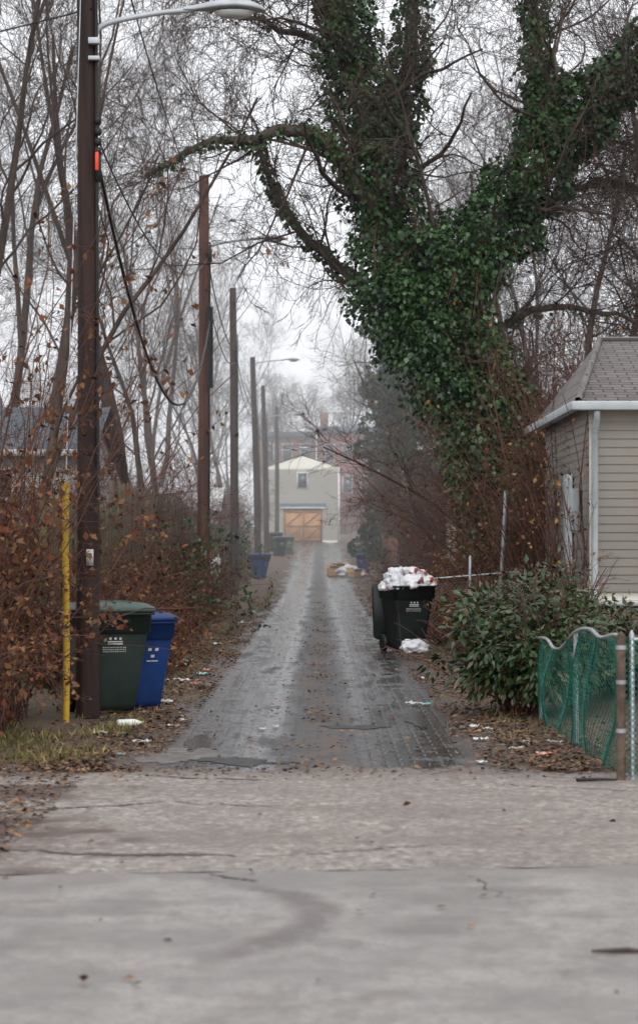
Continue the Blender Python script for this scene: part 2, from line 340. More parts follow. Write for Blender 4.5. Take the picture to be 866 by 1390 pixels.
# ------------------------------------------------------------------ tree makers
def bare_tree_geo(seed,H,r0,c=(12,8,7,4),up=.1,ang=(30,60),wob=.16,lean=(0,0),tmin=.22,l1=.45,fork=False):
    rg=np.random.default_rng(seed)
    n=10; P=np.zeros((1,n,3)); d=np.array([lean[0],lean[1],1.]); 
    for s in range(1,n):
        d=nrm(d+rg.normal(size=3)*.09+np.array([0,0,.05])); P[0,s]=P[0,s-1]+d*H*.85/(n-1)
    R=(r0*np.linspace(1,.25,n))[None,:]; R[0,0]*=1.25
    parts=[tubes(P,R,9,rg)]
    if fork:
        P1,R1=grow(P,R,3,H*.75,10,(12,28),.09,.1,rg,.12,.8,fall=.2); parts.append(tubes(P1,R1,7,rg))
        P=np.concatenate([P,P1]); R=np.concatenate([R,R1]); c=(max(4,c[0]//3),)+tuple(c[1:])
    P1,R1=grow(P,R,c[0],H*l1,9,ang,wob,up,rg,tmin,.5); parts.append(tubes(P1,R1,5,rg))
    P2,R2=grow(P1,R1,c[1],H*.2,7,(25,60),wob*1.1,up*.8,rg,.15,.5,.007); parts.append(tubes(P2,R2,4,rg))
    P3,R3=grow(P2,R2,c[2],H*.09,5,(25,60),wob*1.2,up*.5,rg,.15,.55,.005); parts.append(tubes(P3,R3,3,rg))
    P4,R4=grow(P3,R3,c[3],H*.045,4,(20,55),wob*1.2,up*.3,rg,.2,.7,.004); parts.append(tubes(P4,R4,3,rg))
    return merge(parts)
TM=[]
for k,(sd,H,r,c,up,ang,ln,fk) in enumerate([
    (1,15,.14,(13,9,7,4),.16,(22,48),(.05,0),True),
    (2,14,.15,(12,8,7,4),.10,(30,62),(.1,0),False),
    (3,16,.15,(13,9,7,4),.14,(25,55),(-.08,.05),True),
    (4,12,.13,(12,9,8,4),.03,(35,75),(.12,0),False),
    (5,13,.14,(12,9,8,4),-.02,(35,80),(-.1,0),False)]):
    V,F=bare_tree_geo(sd,H,r,c,up,ang,lean=ln,fork=fk)
    TM.append(make_mesh('bare_tree_mesh',V,F,[M_bark],True))
def put_tree(k,x,y,s=1,rz=0,parent=None,name='bare_tree',sz=None):
    o=bpy.data.objects.new(name,TM[k]); o.location=(x,y,zg1(x,y)-.05); o.rotation_euler=(0,0,rz); o.scale=(s,s,sz or s); return link(o,parent)
def shrub_geo(seed,H,stems=16,c=(8,7,4),spread=.5,up=.08):
    rg=np.random.default_rng(seed); B=stems;n=8
    P=np.zeros((B,n,3)); a=rg.uniform(0,6.28,B); P[:,0,0]=np.cos(a)*rg.uniform(0,.5,B); P[:,0,1]=np.sin(a)*rg.uniform(0,.5,B)
    d=nrm(np.stack([np.cos(a)*spread,np.sin(a)*spread,np.ones(B)],-1)); L=H*rg.uniform(.6,1.15,B)[:,None]
    for s in range(1,n):
        d=nrm(d+rg.normal(size=(B,3))*.13); P[:,s]=P[:,s-1]+d*L/(n-1)
    R=rg.uniform(.018,.04,B)[:,None]*np.linspace(1,.3,n)[None]
    parts=[tubes(P,R,4,rg)]
    P2,R2=grow(P,R,c[0],H*.4,7,(20,60),.2,up,rg,.1,.6,.006);parts.append(tubes(P2,R2,3,rg))
    P3,R3=grow(P2,R2,c[1],H*.2,5,(20,65),.22,up*.3,rg,.1,.6,.005);parts.append(tubes(P3,R3,3,rg))
    P4,R4=grow(P3,R3,c[2],H*.09,4,(20,60),.2,0,rg,.1,.6,.004);parts.append(tubes(P4,R4,3,rg))
    return merge(parts),(P3,P4)
SM=[]
for sd,H in [(21,4.5),(22,4.0),(23,5.0)]:
    (V,F),(p3,p4)=shrub_geo(sd,H)
    rg=np.random.default_rng(sd); ii=rg.integers(0,len(p3),500); pos=p3[ii,rg.integers(1,5,500)]
    lv,lf=leafgeo(pos,rg.normal(size=(500,3))+[0,0,-.8],rg.uniform(.05,.1,500),.3,rg)
    nF=len(F); V2,F2=merge([(V,F),(lv,lf)])
    SM.append(make_mesh('bare_shrub_mesh',V2,F2,[M_bark_red,M_dry],True,np.concatenate([np.zeros(nF),np.ones(len(lf))])))
def put_shrub(k,x,y,s=1,rz=0,sz=None):
    o=bpy.data.objects.new('bare_shrub',SM[k]); o.location=(x,y,zg1(x,y)-.05); o.rotation_euler=(0,0,rz); o.scale=(s,s,sz or s); return link(o)

r2=np.random.default_rng(5)
for k,x,y,s in [(0,-5.0,42,.8),(2,-4.2,58,1.0),(1,-7.5,52,1.1),(1,-10,75,1.2),(0,-5.6,84,1.05),(2,-7.2,104,1.1),(0,-5.6,122,1.0),(1,-12,95,1.3),(1,-5.8,145,1.1),(2,-8.2,66,1.1),(3,-4.6,68,.9)]:
    put_tree(k,x,y,s,r2.uniform(0,6.28))
for k,x,y,s in [(3,5.9,50,1.0),(4,7.2,47,1.05),(1,8.5,56,1.15),(4,5.3,60,1.0),(3,5.2,74,1.0),(4,7,70,1.2),(2,11,66,1.2),(3,9.5,44,.95),(1,6.5,86,1.15),(2,9.5,96,1.2),(1,13.5,84,1.3),(4,6.2,128,.9),(0,7.5,118,1.1),(3,9,132,1.2),(4,11,52,1.1)]:
    put_tree(k,x,y,s,r2.uniform(0,6.28))
dt=empty('distant_trees')
for q in range(26):
    x=r2.uniform(-34,34); y=r2.uniform(180,245)
    if -10<x<5 and y<222: x+=14*(1 if x>-2.5 else -1)
    put_tree(int(r2.integers(0,5)),x,y,r2.uniform(1.0,1.35),r2.uniform(0,6.28),dt,'tree')
for q,(x,y) in enumerate([(-6,244),(-2,246),(1.5,243),(4,242),(-8.8,205),(-9.8,192),(5.4,202),(6.5,190),(-1.5,218),(-5.2,219)]):
    put_tree(q%5,x,y,1.2,q,dt,'tree')
for k in range(20):
    put_shrub(int(r2.integers(0,3)),4.1+r2.uniform(0,2.7)**1.0,40.8+k*1.1,r2.uniform(.8,1.25),r2.uniform(0,6.28))
for k in range(26):
    y=70+ k*3.2+r2.uniform(-1,1); x=3.7+r2.uniform(0,1.8)+(y-70)*.010
    put_shrub(int(r2.integers(0,3)),x,y,r2.uniform(.65,1.05),r2.uniform(0,6.28))
for k in range(30):
    y=40+ k*3.8+r2.uniform(-1,1); x=-4.2-r2.uniform(0,2.0)-(y-44)*.008
    put_shrub(int(r2.integers(0,3)),x,y,r2.uniform(.5,.95),r2.uniform(0,6.28))

# ------------------------------------------------------------------ ivy tree
def build_ivy_tree():
    root=empty('ivy_covered_tree',(0,0,0))
    rg=np.random.default_rng(77)
    Y=45.
    limbs=[
     ([(3.75,0,0),(3.68,0,2.0),(3.2,0,3.6),(2.5,0,5.0),(1.95,0,6.1),(1.72,0,6.6)],.42,.34,.60,.95),
     ([(1.72,0,6.5),(1.30,.2,7.7),(1.0,.1,9.1),(.72,-.1,10.5),(.42,-.2,11.8),(.15,-.2,13.3)],.30,.12,.68,.34),
     ([(1.05,.1,8.8),(1.5,.5,9.9),(1.72,.8,11.1),(1.86,1.,12.9)],.20,.1,.42,.2),
     ([(1.95,0,6.1),(2.3,-.3,6.7),(2.9,-.5,7.3),(3.66,-.6,8.1),(4.34,-.8,9.1),(5.03,-1,9.9),(5.93,-1.2,10.7),(7.0,-1.3,11.9)],.26,.10,.80,.36),
     ([(4.3,-.8,9.05),(4.15,-.6,9.9),(4.05,-.3,10.7),(3.85,0,12.4)],.15,.08,.34,.14),
     ([(1.3,0,7.6),(.75,-.4,8.2),(.23,-.8,8.95),(-.2,-1,9.25),(-1.14,-1.4,9.05),(-2.1,-1.6,8.8),(-3.1,-1.8,8.3)],.2,.04,.18,.0),
     ([(1.6,.2,6.2),(1.1,.8,6.45),(.37,1.2,7.0),(-.45,1.6,7.95),(-.9,1.8,8.7),(-1.3,2,9.6)],.14,.05,.08,.05),
     ([(3.5,-.5,7.9),(4.2,.3,8.0),(5.2,.8,8.6),(6.6,1,8.3)],.12,.04,.06,.0),
     ([(2.6,0,4.9),(3.6,.8,5.9),(4.8,1.2,6.3),(6.2,1.4,6.0)],.10,.03,.04,.0),
     ([(.8,0,10.2),(.1,.3,11.0),(-.9,.5,11.5),(-2.2,.7,11.9)],.1,.03,.03,.0),
     ([(.5,0,11.3),(-.3,-.4,12.2),(-1.6,-.6,12.7)],.1,.03,.03,.0),
    ]
    parts=[];Ps=[];Rs=[];leafp=[];leafd=[]
    for li,(pts,ra,rb,ia,ib) in enumerate(limbs):
        p=np.array(pts,float); p[:,1]+=Y
        P=spline(p,16); R=np.linspace(ra,rb,16)
        P[1:-1]+=rg.normal(size=(14,3))*.04
        parts.append(tubes(P[None],R[None],9,rg)); Ps.append(P);Rs.append(R)
        seg=np.linalg.norm(np.diff(P,axis=0),axis=1).sum()
        N=int(seg*(ia+ib)/2*6.28*(800 if li in(3,4) else 520))
        t=rg.uniform(0,1,N); 
        pr=np.interp(t,[0,1],[ia,ib])
        keep=rg.uniform(0,1,N)<(pr/max(ia,ib))**.7; t=t[keep]; pr=pr[keep]+.06; N=len(t)
        c=np.stack([np.interp(t,np.linspace(0,1,16),P[:,q]) for q in range(3)],-1)
        dd=nrm(rg.normal(size=(N,3))); T=nrm(P[-1]-P[0]); dd=nrm(dd-(dd@T)[:,None]*T*.8)
        lump=1+.34*np.sin(c[:,0]*3.1+dd[:,0]*2.3+c[:,2]*2.7)*np.sin(c[:,2]*3.3+dd[:,1]*3+1)+.22*np.sin(c[:,2]*7+dd[:,0]*6)
        rr=np.maximum(pr*lump*rg.uniform(.5,1.1,N)**.6, (np.interp(t,[0,1],[ra,rb])+.03))
        leafp.append(c+dd*rr[:,None]); leafd.append(dd+np.array([0,0,-1.1])+rg.normal(size=(N,3))*.5)
    P=np.stack(Ps);R=np.stack(Rs)
    for cx,cz,sx,sz,N in [(3.0,3.6,.6,1.0,3400),(3.6,2.7,.5,.9,3000),(2.6,4.9,.75,.9,3800),(1.9,5.6,.6,.6,2000),(3.4,4.5,.5,.7,2000),(3.85,3.5,.4,.9,1700),(3.1,5.3,.35,.5,700),(3.45,1.9,.3,.5,700),(2.5,6.6,.6,.5,1500)]:
        d=nrm(rg.normal(size=(N,3))); q=d*rg.uniform(.5,1.05,(N,1))*(1+.25*np.sin(d[:,:1]*5+d[:,2:]*6+cx))
        leafp.append(np.stack([cx+q[:,0]*sx,Y-.25+q[:,1]*.8,cz+q[:,2]*sz],-1)); leafd.append(d+[0,0,-1.0]+rg.normal(size=(N,3))*.4)
    P1,R1=grow(P[1:],R[1:],13,3.6,10,(30,75),.17,.04,rg,.15,.3,.012,fall=.3); parts.append(tubes(P1,R1,5,rg))
    P2,R2=grow(P1,R1,8,1.7,8,(25,65),.2,.03,rg,.1,.5,.008); parts.append(tubes(P2,R2,4,rg))
    P3,R3=grow(P2,R2,6,.8,5,(25,65),.2,-.02,rg,.1,.6,.006); parts.append(tubes(P3,R3,3,rg))
    P4,R4=grow(P3,R3,3,.35,4,(20,60),.18,-.05,rg,.1,.6,.005); parts.append(tubes(P4,R4,3,rg))
    V,F=merge(parts); add('trunk_and_branches',V,F,M_bark,root,True)
    Ph,Rh=grow(np.concatenate([P[3:5],P[1:2],P[6:9]]),np.concatenate([R[3:5],R[1:2],R[6:9]]),50,1.7,9,(60,120),.12,-.28,rg,.2,.1,.007,fall=.2)
    Ph2,Rh2=grow(Ph,Rh,5,.5,4,(20,60),.2,-.15,rg,.2,.7,.005)
    V,F=merge([tubes(Ph,Rh,3,rg),tubes(Ph2,Rh2,3,rg)]); add('hanging_vines',V,F,M_bark_red,root,True)
    ii=rg.integers(0,Ph.shape[0]//2,1500); leafp.append(Ph[ii,rg.integers(0,4,1500)]+rg.normal(size=(1500,3))*.04); leafd.append(rg.normal(size=(1500,3))+[0,0,-1])
    Lp=np.concatenate(leafp);Ld=np.concatenate(leafd)
    V,F=leafgeo(Lp,Ld,rg.uniform(.06,.135,len(Lp)),.42,rg,.18)
    add('ivy_leaves',V,F,M_ivy,root)
build_ivy_tree()

def evergreen(x,y,H,w,seed,n=9000):
    root=empty('evergreen_tree',(x,y,zg1(x,y))); rg=np.random.default_rng(seed)
    V,F=bare_tree_geo(seed,H,.16,(14,7,5,3),.08,(40,80),l1=.24); add('trunk',V,F,M_bark,root,True)
    C=[];S=[]
    for i in range(50):
        h=rg.uniform(.05,1); rad=w*(1.05-h*.55)*rg.uniform(.3,1.1); a=rg.uniform(0,6.28)
        C.append((math.cos(a)*rad,math.sin(a)*rad,h*H)); S.append(rg.uniform(.35,1.0)*w*.42)
    C=np.array(C);S=np.array(S); k=rg.integers(0,len(C),n); d=nrm(rg.normal(size=(n,3)))
    pos=C[k]+d*(S[k]*rg.uniform(.4,1.1,n)**.5)[:,None]*[1,1,.8]
    V,F=leafgeo(pos,d+[0,0,-.6],rg.uniform(.14,.30,n),.38,rg); add('foliage',V,F,M_evg,root)
evergreen(3.6,114,12,1.9,31,11000); evergreen(3.4,92,5.5,1.0,32,6000); evergreen(5.0,100,13,2.3,33,12000); evergreen(3.3,104,9.5,1.3,35,7000)

# ------------------------------------------------------------------ laurel shrub
def laurel(x,y,rx,ry,h,n,seed,name='laurel_shrub',size=(.07,.125)):
    root=empty(name,(x,y,zg1(x,y))); rg=np.random.default_rng(seed)
    B=26; P=np.zeros((B,7,3)); a=rg.uniform(0,6.28,B); d=nrm(np.stack([np.cos(a)*rx*.8,np.sin(a)*ry*.8,np.full(B,h*.8)],-1)); 
    P[:,0]=np.stack([rg.uniform(-.2,.2,B),rg.uniform(-.2,.2,B),np.zeros(B)],-1)
    for s in range(1,7):
        d=nrm(d+rg.normal(size=(B,3))*.14); P[:,s]=P[:,s-1]+d*h*.17
    R=np.full((B,1),.014)*np.linspace(1,.4,7)[None]
    P2,R2=grow(P,R,9,h*.45,5,(25,70),.2,.05,rg,.3,.6,.004)
    V,F=merge([tubes(P,R,4,rg),tubes(P2,R2,3,rg)]); add('stems',V,F,M_bark_red,root,True)
    nC=120; Cd=nrm(rg.normal(size=(nC,3))); Cd[:,2]=np.abs(Cd[:,2])*1.1-.25
    C=np.stack([Cd[:,0]*rx,Cd[:,1]*ry,np.clip(h*.42+Cd[:,2]*h*.52,.1,None)],-1)*rg.uniform(.5,1.12,(nC,1))
    k=rg.integers(0,nC,n); q=nrm(rg.normal(size=(n,3)))
    pos=C[k]+q*rg.uniform(.02,.22,(n,1)); pos[:,2]=np.maximum(pos[:,2],.05)
    dv=nrm(q+nrm(C[k])*.4+rg.normal(size=(n,3))*.35)+np.array([0,0,-.45])
    N=n
    d_=nrm(dv); side=nrm(np.cross(d_,rg.normal(size=(N,3))*.6+[0,0,1])); nn=np.cross(side,d_); s=rg.uniform(size[0],size[1],(N,1))
    droop=np.array([0,0,-1.])
    v=np.stack([pos,pos+d_*s*.4+side*s*.23-nn*s*.03,pos+d_*s+droop*s*.12,pos+d_*s*.4-side*s*.23-nn*s*.03,pos+d_*s*.45+nn*s*.05],1).reshape(-1,3)
    b=np.arange(N)[:,None]*5
    F=np.concatenate([b+np.array([0,1,4]),b+np.array([1,2,4]),b+np.array([2,3,4]),b+np.array([3,0,4])])
    add('leaves',v,F,M_laurel,root)
laurel(2.03,24.3,.80,.95,1.42,7600,41)
laurel(3.3,25.6,.7,.8,.95,3500,42)
laurel(2.75,28.8,.8,.8,1.45,3600,43)

# ------------------------------------------------------------------ thickets
def thicket(name,cx,cy,rx,ry,h,n,nleaf,seed,lm,tm=M_bark_red,ls=(.04,.09),rad=(.004,.010),arch=-.03,c=(5,3),lean=0,sp=.22):
    rg=np.random.default_rng(seed); B=n;m=9
    a=rg.uniform(0,6.28,B); q=np.sqrt(rg.uniform(0,1,B))
    P=np.zeros((B,m,3)); P[:,0,0]=np.cos(a)*q*rx;P[:,0,1]=np.sin(a)*q*ry
    P[:,0,2]=zg(P[:,0,0]+cx,P[:,0,1]+cy)-zg1(cx,cy)
    d=nrm(rg.normal(size=(B,3))*.4*(sp/.22)+[lean*2,0,1]); L=h*rg.uniform(.45,1.25,B)[:,None]*1.15
    for s in range(1,m):
        d=nrm(d+rg.normal(size=(B,3))*sp+[lean*.3,0,arch*s*.5]); P[:,s]=P[:,s-1]+d*L/(m-1)
    R=rg.uniform(rad[0],rad[1],B)[:,None]*np.linspace(1.2,.5,m)[None]
    P2,R2=grow(P,R,c[0],h*.3,6,(25,80),.28,-.03,rg,.2,.7,.003)
    P3,R3=grow(P2,R2,c[1],h*.13,4,(25,80),.28,-.05,rg,.1,.7,.0025)
    V,F=merge([tubes(P,R,4,rg),tubes(P2,R2,3,rg),tubes(P3,R3,3,rg)]); nF=len(F)
    AP=np.concatenate([P2.reshape(-1,3),P3.reshape(-1,3)]); ii=rg.integers(0,len(AP),nleaf)
    lv,lf=leafgeo(AP[ii]+rg.normal(size=(nleaf,3))*.02,rg.normal(size=(nleaf,3))+[0,0,-.7],rg.uniform(ls[0],ls[1],nleaf),.33,rg,.2)
    V,F=merge([(V,F),(lv,lf)])
    o=add(name,V,F,[tm,lm],None,True,np.concatenate([np.zeros(nF),np.ones(len(lf))]),loc=(cx,cy,zg1(cx,cy))); return o
thicket('bramble_thicket',-3.2,20.8,.5,1.5,1.9,200,7000,51,M_dry,lean=-.11,sp=.18)
thicket('bramble_thicket',-3.25,23.2,.45,1.2,2.7,200,6800,52,M_dry,lean=-.10,sp=.17)
thicket('bramble_thicket',-3.4,22.6,.35,1.2,4.2,95,2600,54,M_dry,lean=-.04,sp=.14,arch=0,ls=(.05,.1))
thicket('bramble_thicket',-2.95,27.5,.3,1.3,1.5,100,1300,53,M_dry,lean=-.05,sp=.16)
for k,(x,y,h,nl) in enumerate([(-2.75,30.5,1.3,900),(-2.85,33.5,1.4,900),(-2.8,38,1.6,900),(-2.9,42,1.4,800),(-2.9,50,1.5,900),(-3.0,56,1.5,900)]):
    thicket('bramble_thicket',x,y,.28,1.6,h,130,nl,130+k,M_dry,lean=-.04,sp=.17)
for k,(x,y,h) in enumerate([(-2.25,31,.45),(-2.4,36,.6),(-2.5,41,.7),(-2.6,47,.8),(-2.75,55,.8),(-3.0,63,.9),(-3.1,72,1.0),(-3.2,82,1.0),(-3.4,92,1.0),(-3.6,108,1.2)]):
    thicket('dry_weeds',x,y,.35,2.4,h,130,900,60+k,M_dry,arch=-.05,sp=.18)
for k,(x,y,h) in enumerate([(-2.95,46,1.8),(-3.3,60,1.9),(-3.4,92,2.0)]):
    thicket('ivy_bush',x,y,.35,1.3,h,90,2600,80+k,M_ivy,ls=(.07,.12))
for k,(x,y,h,m) in enumerate([(2.1,42.5,.9,M_orange),(2.7,40,1.2,M_dry),(2.3,47,1.0,M_orange),(2.6,52,1.1,M_dry),(2.55,58,1.0,M_dry),(2.6,65,1.3,M_dry),(2.7,74,1.4,M_dry),(3.0,84,1.2,M_dry),(3.1,96,1.2,M_dry)]):
    thicket('dry_weeds',x,y,.45,2.4,h,130,1300,90+k,m,arch=-.05,sp=.18)
thicket('bramble_thicket',3.6,43,.5,1.5,2.6,150,2200,110,M_dry)
thicket('bramble_thicket',3.3,41.9,.3,.6,2.8,80,900,111,M_dry,arch=0)
thicket('orange_weeds',2.65,35.5,.4,1.2,.8,90,900,112,M_orange,sp=.2)

# fallen leaves
def fallen():
    rg=np.random.default_rng(9)
    P=[]
    n=28000
    y=18+ (rg.uniform(0,1,n)**1.7)*70; side=np.where(rg.uniform(size=n)<.55,-1,1)
    off=np.abs(rg.normal(size=n))*.5; x=side*(1.32-.12+off+.15*np.clip((22-y)/4,0,1))
    cl=(np.sin(y*2.3+side)+np.sin(y*.9+x*4)+rg.normal(size=n)*.9)>-.3
    m=cl|(off>.32)
    P.append(np.stack([x,y],-1)[m])
    n=3600; y=18.4+(rg.uniform(0,1,n)**1.5)*55; x=rg.normal(size=n)*.16+.05*np.sin(y)
    m=(np.sin(y*1.9)+np.sin(y*.83+x*6)+np.sin(y*4.1+1)*.6+rg.normal(size=n)*.6)>.7
    P.append(np.stack([x,y],-1)[m])
    n=900; P.append(np.stack([rg.uniform(-1.3,1.3,n),18+rg.uniform(0,1,n)**1.5*50],-1))
    n=1700; P.append(np.stack([-1.7-np.abs(rg.normal(size=n))*.5,rg.uniform(13,20,n)],-1))
    n=1500; P.append(np.stack([1.9+rg.normal(size=n)*.4,rg.uniform(18.2,23,n)],-1))
    n=350; P.append(np.stack([rg.uniform(-1.9,2.1,n),18.2-np.abs(rg.normal(size=n))*.5],-1))
    n=60; P.append(np.stack([rg.uniform(-1.9,2.6,n),rg.uniform(9,18,n)],-1))
    P=np.concatenate(P); N=len(P)
    z=zg(P[:,0],P[:,1])+.02+rg.uniform(0,.015,N)
    pos=np.column_stack([P,z]); a=rg.uniform(0,6.28,N); d=np.stack([np.cos(a),np.sin(a),rg.normal(size=N)*.2],-1)
    dn=nrm(d); side=nrm(np.cross(dn,np.array([0,0,1.])+rg.normal(size=(N,3))*.35)); nn=np.cross(side,dn); s=rg.uniform(.022,.062,(N,1))
    V=np.stack([pos,pos+dn*s*.45+side*s*.34+nn*s*.1,pos+dn*s,pos+dn*s*.45-side*s*.34+nn*s*.1],1).reshape(-1,3)
    V[:,2]=np.maximum(V[:,2],np.repeat(z,4)-.004)
    add('fallen_leaves',V,np.arange(N)[:,None]*4+np.arange(4)[None],M_fallen)
    n=11000; y=np.concatenate([18.6+rg.uniform(0,1,n//2)*4,20+rg.uniform(0,1,n-n//2)**1.4*50]); 
    x=np.concatenate([-1.7-rg.uniform(0,1,n//2)*1.6, np.where(rg.uniform(size=n-n//2)<.6,-1,1)*(1.6+np.abs(rg.normal(size=n-n//2))*.4)])
    keep=(np.sin(x*5+y*1.3)+np.sin(y*2.7-x*3)+rg.normal(size=n)*.6)>-.1; x=x[keep];y=y[keep];n=len(x)
    pos=np.column_stack([x,y,zg(x,y)]); d=rg.normal(size=(n,3))*.6+[0,0,.8]
    V,F=leafgeo(pos,d,rg.uniform(.04,.12,n),.05,rg,.05); add('grass',V,F,M_grass)
fallen()

# ------------------------------------------------------------------ poles
def lamp_arm(root,x,y,z,L=1.3,rise=.3,k=1.0,yaw=0):
    g=lambda px,pz:(x+px*math.cos(yaw),y+px*math.sin(yaw),z+pz)
    p=spline([g(.08,0),g(.13,.12),g(.30,.19),g(L*.65,rise*.88),g(L,rise)],18)
    V,F=tube(p,np.linspace(.03,.026,18),8); add('lamp_arm',V,F,M_lampmetal,root,True)
    secs=[(-.10,.035,.03,.0),(0,.05,.045,.0),(.12,.085,.06,.01),(.26,.14,.075,.02),(.42,.165,.085,.02),(.56,.15,.075,.01),(.66,.10,.045,-.005),(.70,.03,.02,-.01)]
    V=[];m=14
    for sx,w,h,o in secs:
        for j in range(m):
            a=2*math.pi*j/m; zz=math.sin(a); zz=zz*h if zz>0 else zz*h*.35
            u=L+sx; V.append((x+u*math.cos(yaw)-math.cos(a)*w*math.sin(yaw), y+u*math.sin(yaw)+math.cos(a)*w*math.cos(yaw), z+rise+o+zz))
    F=[]
    for i in range(len(secs)-1):
        for j in range(m): F.append((i*m+j,i*m+(j+1)%m,(i+1)*m+(j+1)%m,(i+1)*m+j))
    add('lamp_head',V,np.array(F),M_lampmetal,root,True)
    V=[];F=[]
    for i,(q,dz) in enumerate([(1,-.02),(.85,-.06),(.5,-.08),(.05,-.085)]):
        for j in range(m):
            a=2*math.pi*j/m; u=L+.40+math.cos(a)*.2*q; w=math.sin(a)*.125*q
            V.append((x+u*math.cos(yaw)-w*math.sin(yaw), y+u*math.sin(yaw)+w*math.cos(yaw), z+rise+dz))
    for i in range(3):
        for j in range(m): F.append((i*m+j,i*m+(j+1)%m,(i+1)*m+(j+1)%m,(i+1)*m+j))
    add('lamp_lens',V,np.array(F),M_lens,root,True)
def pole(x,y,H,r,mat,lean=0,lamp=None,lampL=1.3):
    zb=zg1(x,y); root=empty('utility_pole',(0,0,0))
    n=14; t=np.linspace(0,1,n); p=np.stack([x+lean*t+.02*np.sin(t*4),np.full(n,y),zb-.2+(H+.2)*t],-1)
    V,F=tube(p,np.linspace(r,r*.72,n),14); add('pole_shaft',V,F,mat,root,True)
    V,F=tube([(x+lean,y,zb+H-.01),(x+lean,y,zb+H+.01),(x+lean,y,zb+H+.03)],[r*.72,r*.70,.005],14); add('pole_top',V,F,mat,root)
    V,F=tube([(x+r*.9,y-r*.6,zb+2.2),(x+r*.9+lean*.8,y-r*.55,zb+H*.85)],.018,6); add('conduit',V,F,M_black,root)
    if lamp: lamp_arm(root,x+lean*lamp/H,y,zb+lamp,lampL)
    return root
p1=pole(-2.27,23.75,11,.118,M_pole,-.03,6.66,1.06)
p2=pole(-2.60,54,9.9,.155,M_pole2,.05,8.2,1.15)
pole(-2.74,78,9.9,.15,M_pole3,-.02)
pole(-2.70,108,9.6,.16,M_pole3,-.25,9.2,1.4)
pole(-2.75,128,9.2,.15,M_pole3,-.2,7.4,1.4)
pole(-2.72,156,9.0,.15,M_pole3,0,6.0,1.4)
def small_cyl(name,x,y,z0,z1,r,mat,root,k=12,r1=None):
    V,F=tube([(x,y,z0),(x,y,z0+.01),(x,y,z1-.01),(x,y,z1)],[r*.6,r,r1 or r,(r1 or r)*.6],k); return add(name,V,F,mat,root,True)
for i,z in enumerate([5.82,5.71,5.61,5.52]): small_cyl('insulator',-2.16,23.67,z,z+.075,.035,M_black,p1)
small_cyl('splice_box',-2.155,23.65,5.26,5.52,.03,M_black,p1)
box('orange_marker',-2.182,-2.15,23.60,23.65,5.36,5.54,M_red,p1,.006)
box('bracket',-2.25,-2.14,23.60,23.70,6.60,6.66,M_lampmetal,p1,.005); box('bracket',-2.25,-2.14,23.60,23.70,6.44,6.48,M_lampmetal,p1,.005)
box('pole_notice',-2.27,-2.20,23.615,23.623,1.5,1.66,M_paper,p1)
box('pole_notice',-2.24,-2.21,23.615,23.623,.9,1.0,M_galv,p1)
small_cyl('insulator',-2.42,53.8,8.0,8.3,.05,M_black,p2); 
V,F=tube([(-2.42,53.8,5.2),(-2.42,53.8,7.0)],.07,8); add('cable_guard',V,F,M_black,p2,True)
box('pole_notice',-2.62,-2.5,53.83,53.84,1.4,1.6,M_paper,p2); 
def wire(name,a,b,sag,r=.011,n=24):
    a=np.array(a,float);b=np.array(b,float);t=np.linspace(0,1,n)[:,None]; p=a+(b-a)*t; p[:,2]-=4*sag*(t*(1-t))[:,0]
    V,F=tube(p,r,5); return add(name,V,F,M_black,None,True)
wire('overhead_wire',(-2.15,23.65,5.4),(-2.42,53.8,6.7),2.1,.019)
wire('overhead_wire',(-2.17,23.65,5.7),(-2.47,53.8,8.1),.8,.010)
for z1,z2,z3,sg in [(8.2,8.0,7.8,.5),(7.4,7.6,7.5,.6)]:
    wire('overhead_wire',(-2.5,53.8,z1),(-2.7,77.9,z2),sg,.016); wire('overhead_wire',(-2.7,77.9,z2),(-2.85,108,z3),sg,.016); wire('overhead_wire',(-2.85,108,z3),(-2.85,128,z3),sg,.016); wire('overhead_wire',(-2.85,128,z3),(-2.72,156,z3-.3),sg,.016)
wire('overhead_wire',(-2.5,53.8,8.1),(-2.9,57,7.0),.3,.012)
wire('overhead_wire',(-2.22,23.65,6.95),(-9.5,30,7.2),.15,.008); wire('overhead_wire',(-6,22,6.1),(2.5,27,9.6),.25,.007)
wire('overhead_wire',(-2.24,23.7,8.6),(-2.6,54,9.4),.5,.01)

r_=empty('guy_wire_guard',(0,0,0))
V,F=tube(spline([(-2.425,23.2,-.02),(-2.42,23.2,.9),(-2.43,23.2,1.7),(-2.425,23.2,2.3)],14),.034,10); add('yellow_sleeve',V,F,M_yellow,r_,True)
V,F=tube([(-2.425,23.2,2.28),(-2.32,23.7,7.5)],.006,5); add('guy_wire',V,F,M_galv,r_)
V,F=tube([(-2.425,23.2,.9),(-2.425,23.2,.93)],.039,10); add('band',V,F,M_black,r_)

# ------------------------------------------------------------------ wheeled bins
def rrect(w,d,r,k=4):
    pts=[]
    for cx,cy,a0 in [(w/2-r,d/2-r,0),(-w/2+r,d/2-r,90),(-w/2+r,-d/2+r,180),(w/2-r,-d/2+r,270)]:
        for j in range(k+1):
            a=math.radians(a0+90*j/k); pts.append((cx+r*math.cos(a),cy+r*math.sin(a)))
    return pts
def loft(name,secs,mat,root,cap=True,smooth=False):
    V=[];m=None
    for z,w,d,r,oy in secs:
        p=rrect(w,d,r); m=len(p); V+=[(a,b+oy,z) for a,b in p]
    F=[]
    for i in range(len(secs)-1):
        for j in range(m): F.append((i*m+j,i*m+(j+1)%m,(i+1)*m+(j+1)%m,(i+1)*m+j))
    Fs=[np.array(F)]
    if cap: Fs.append(np.array([list(range(m))[::-1],[(len(secs)-1)*m+j for j in range(m)]]))
    return add(name,V,Fs,mat,root,smooth)
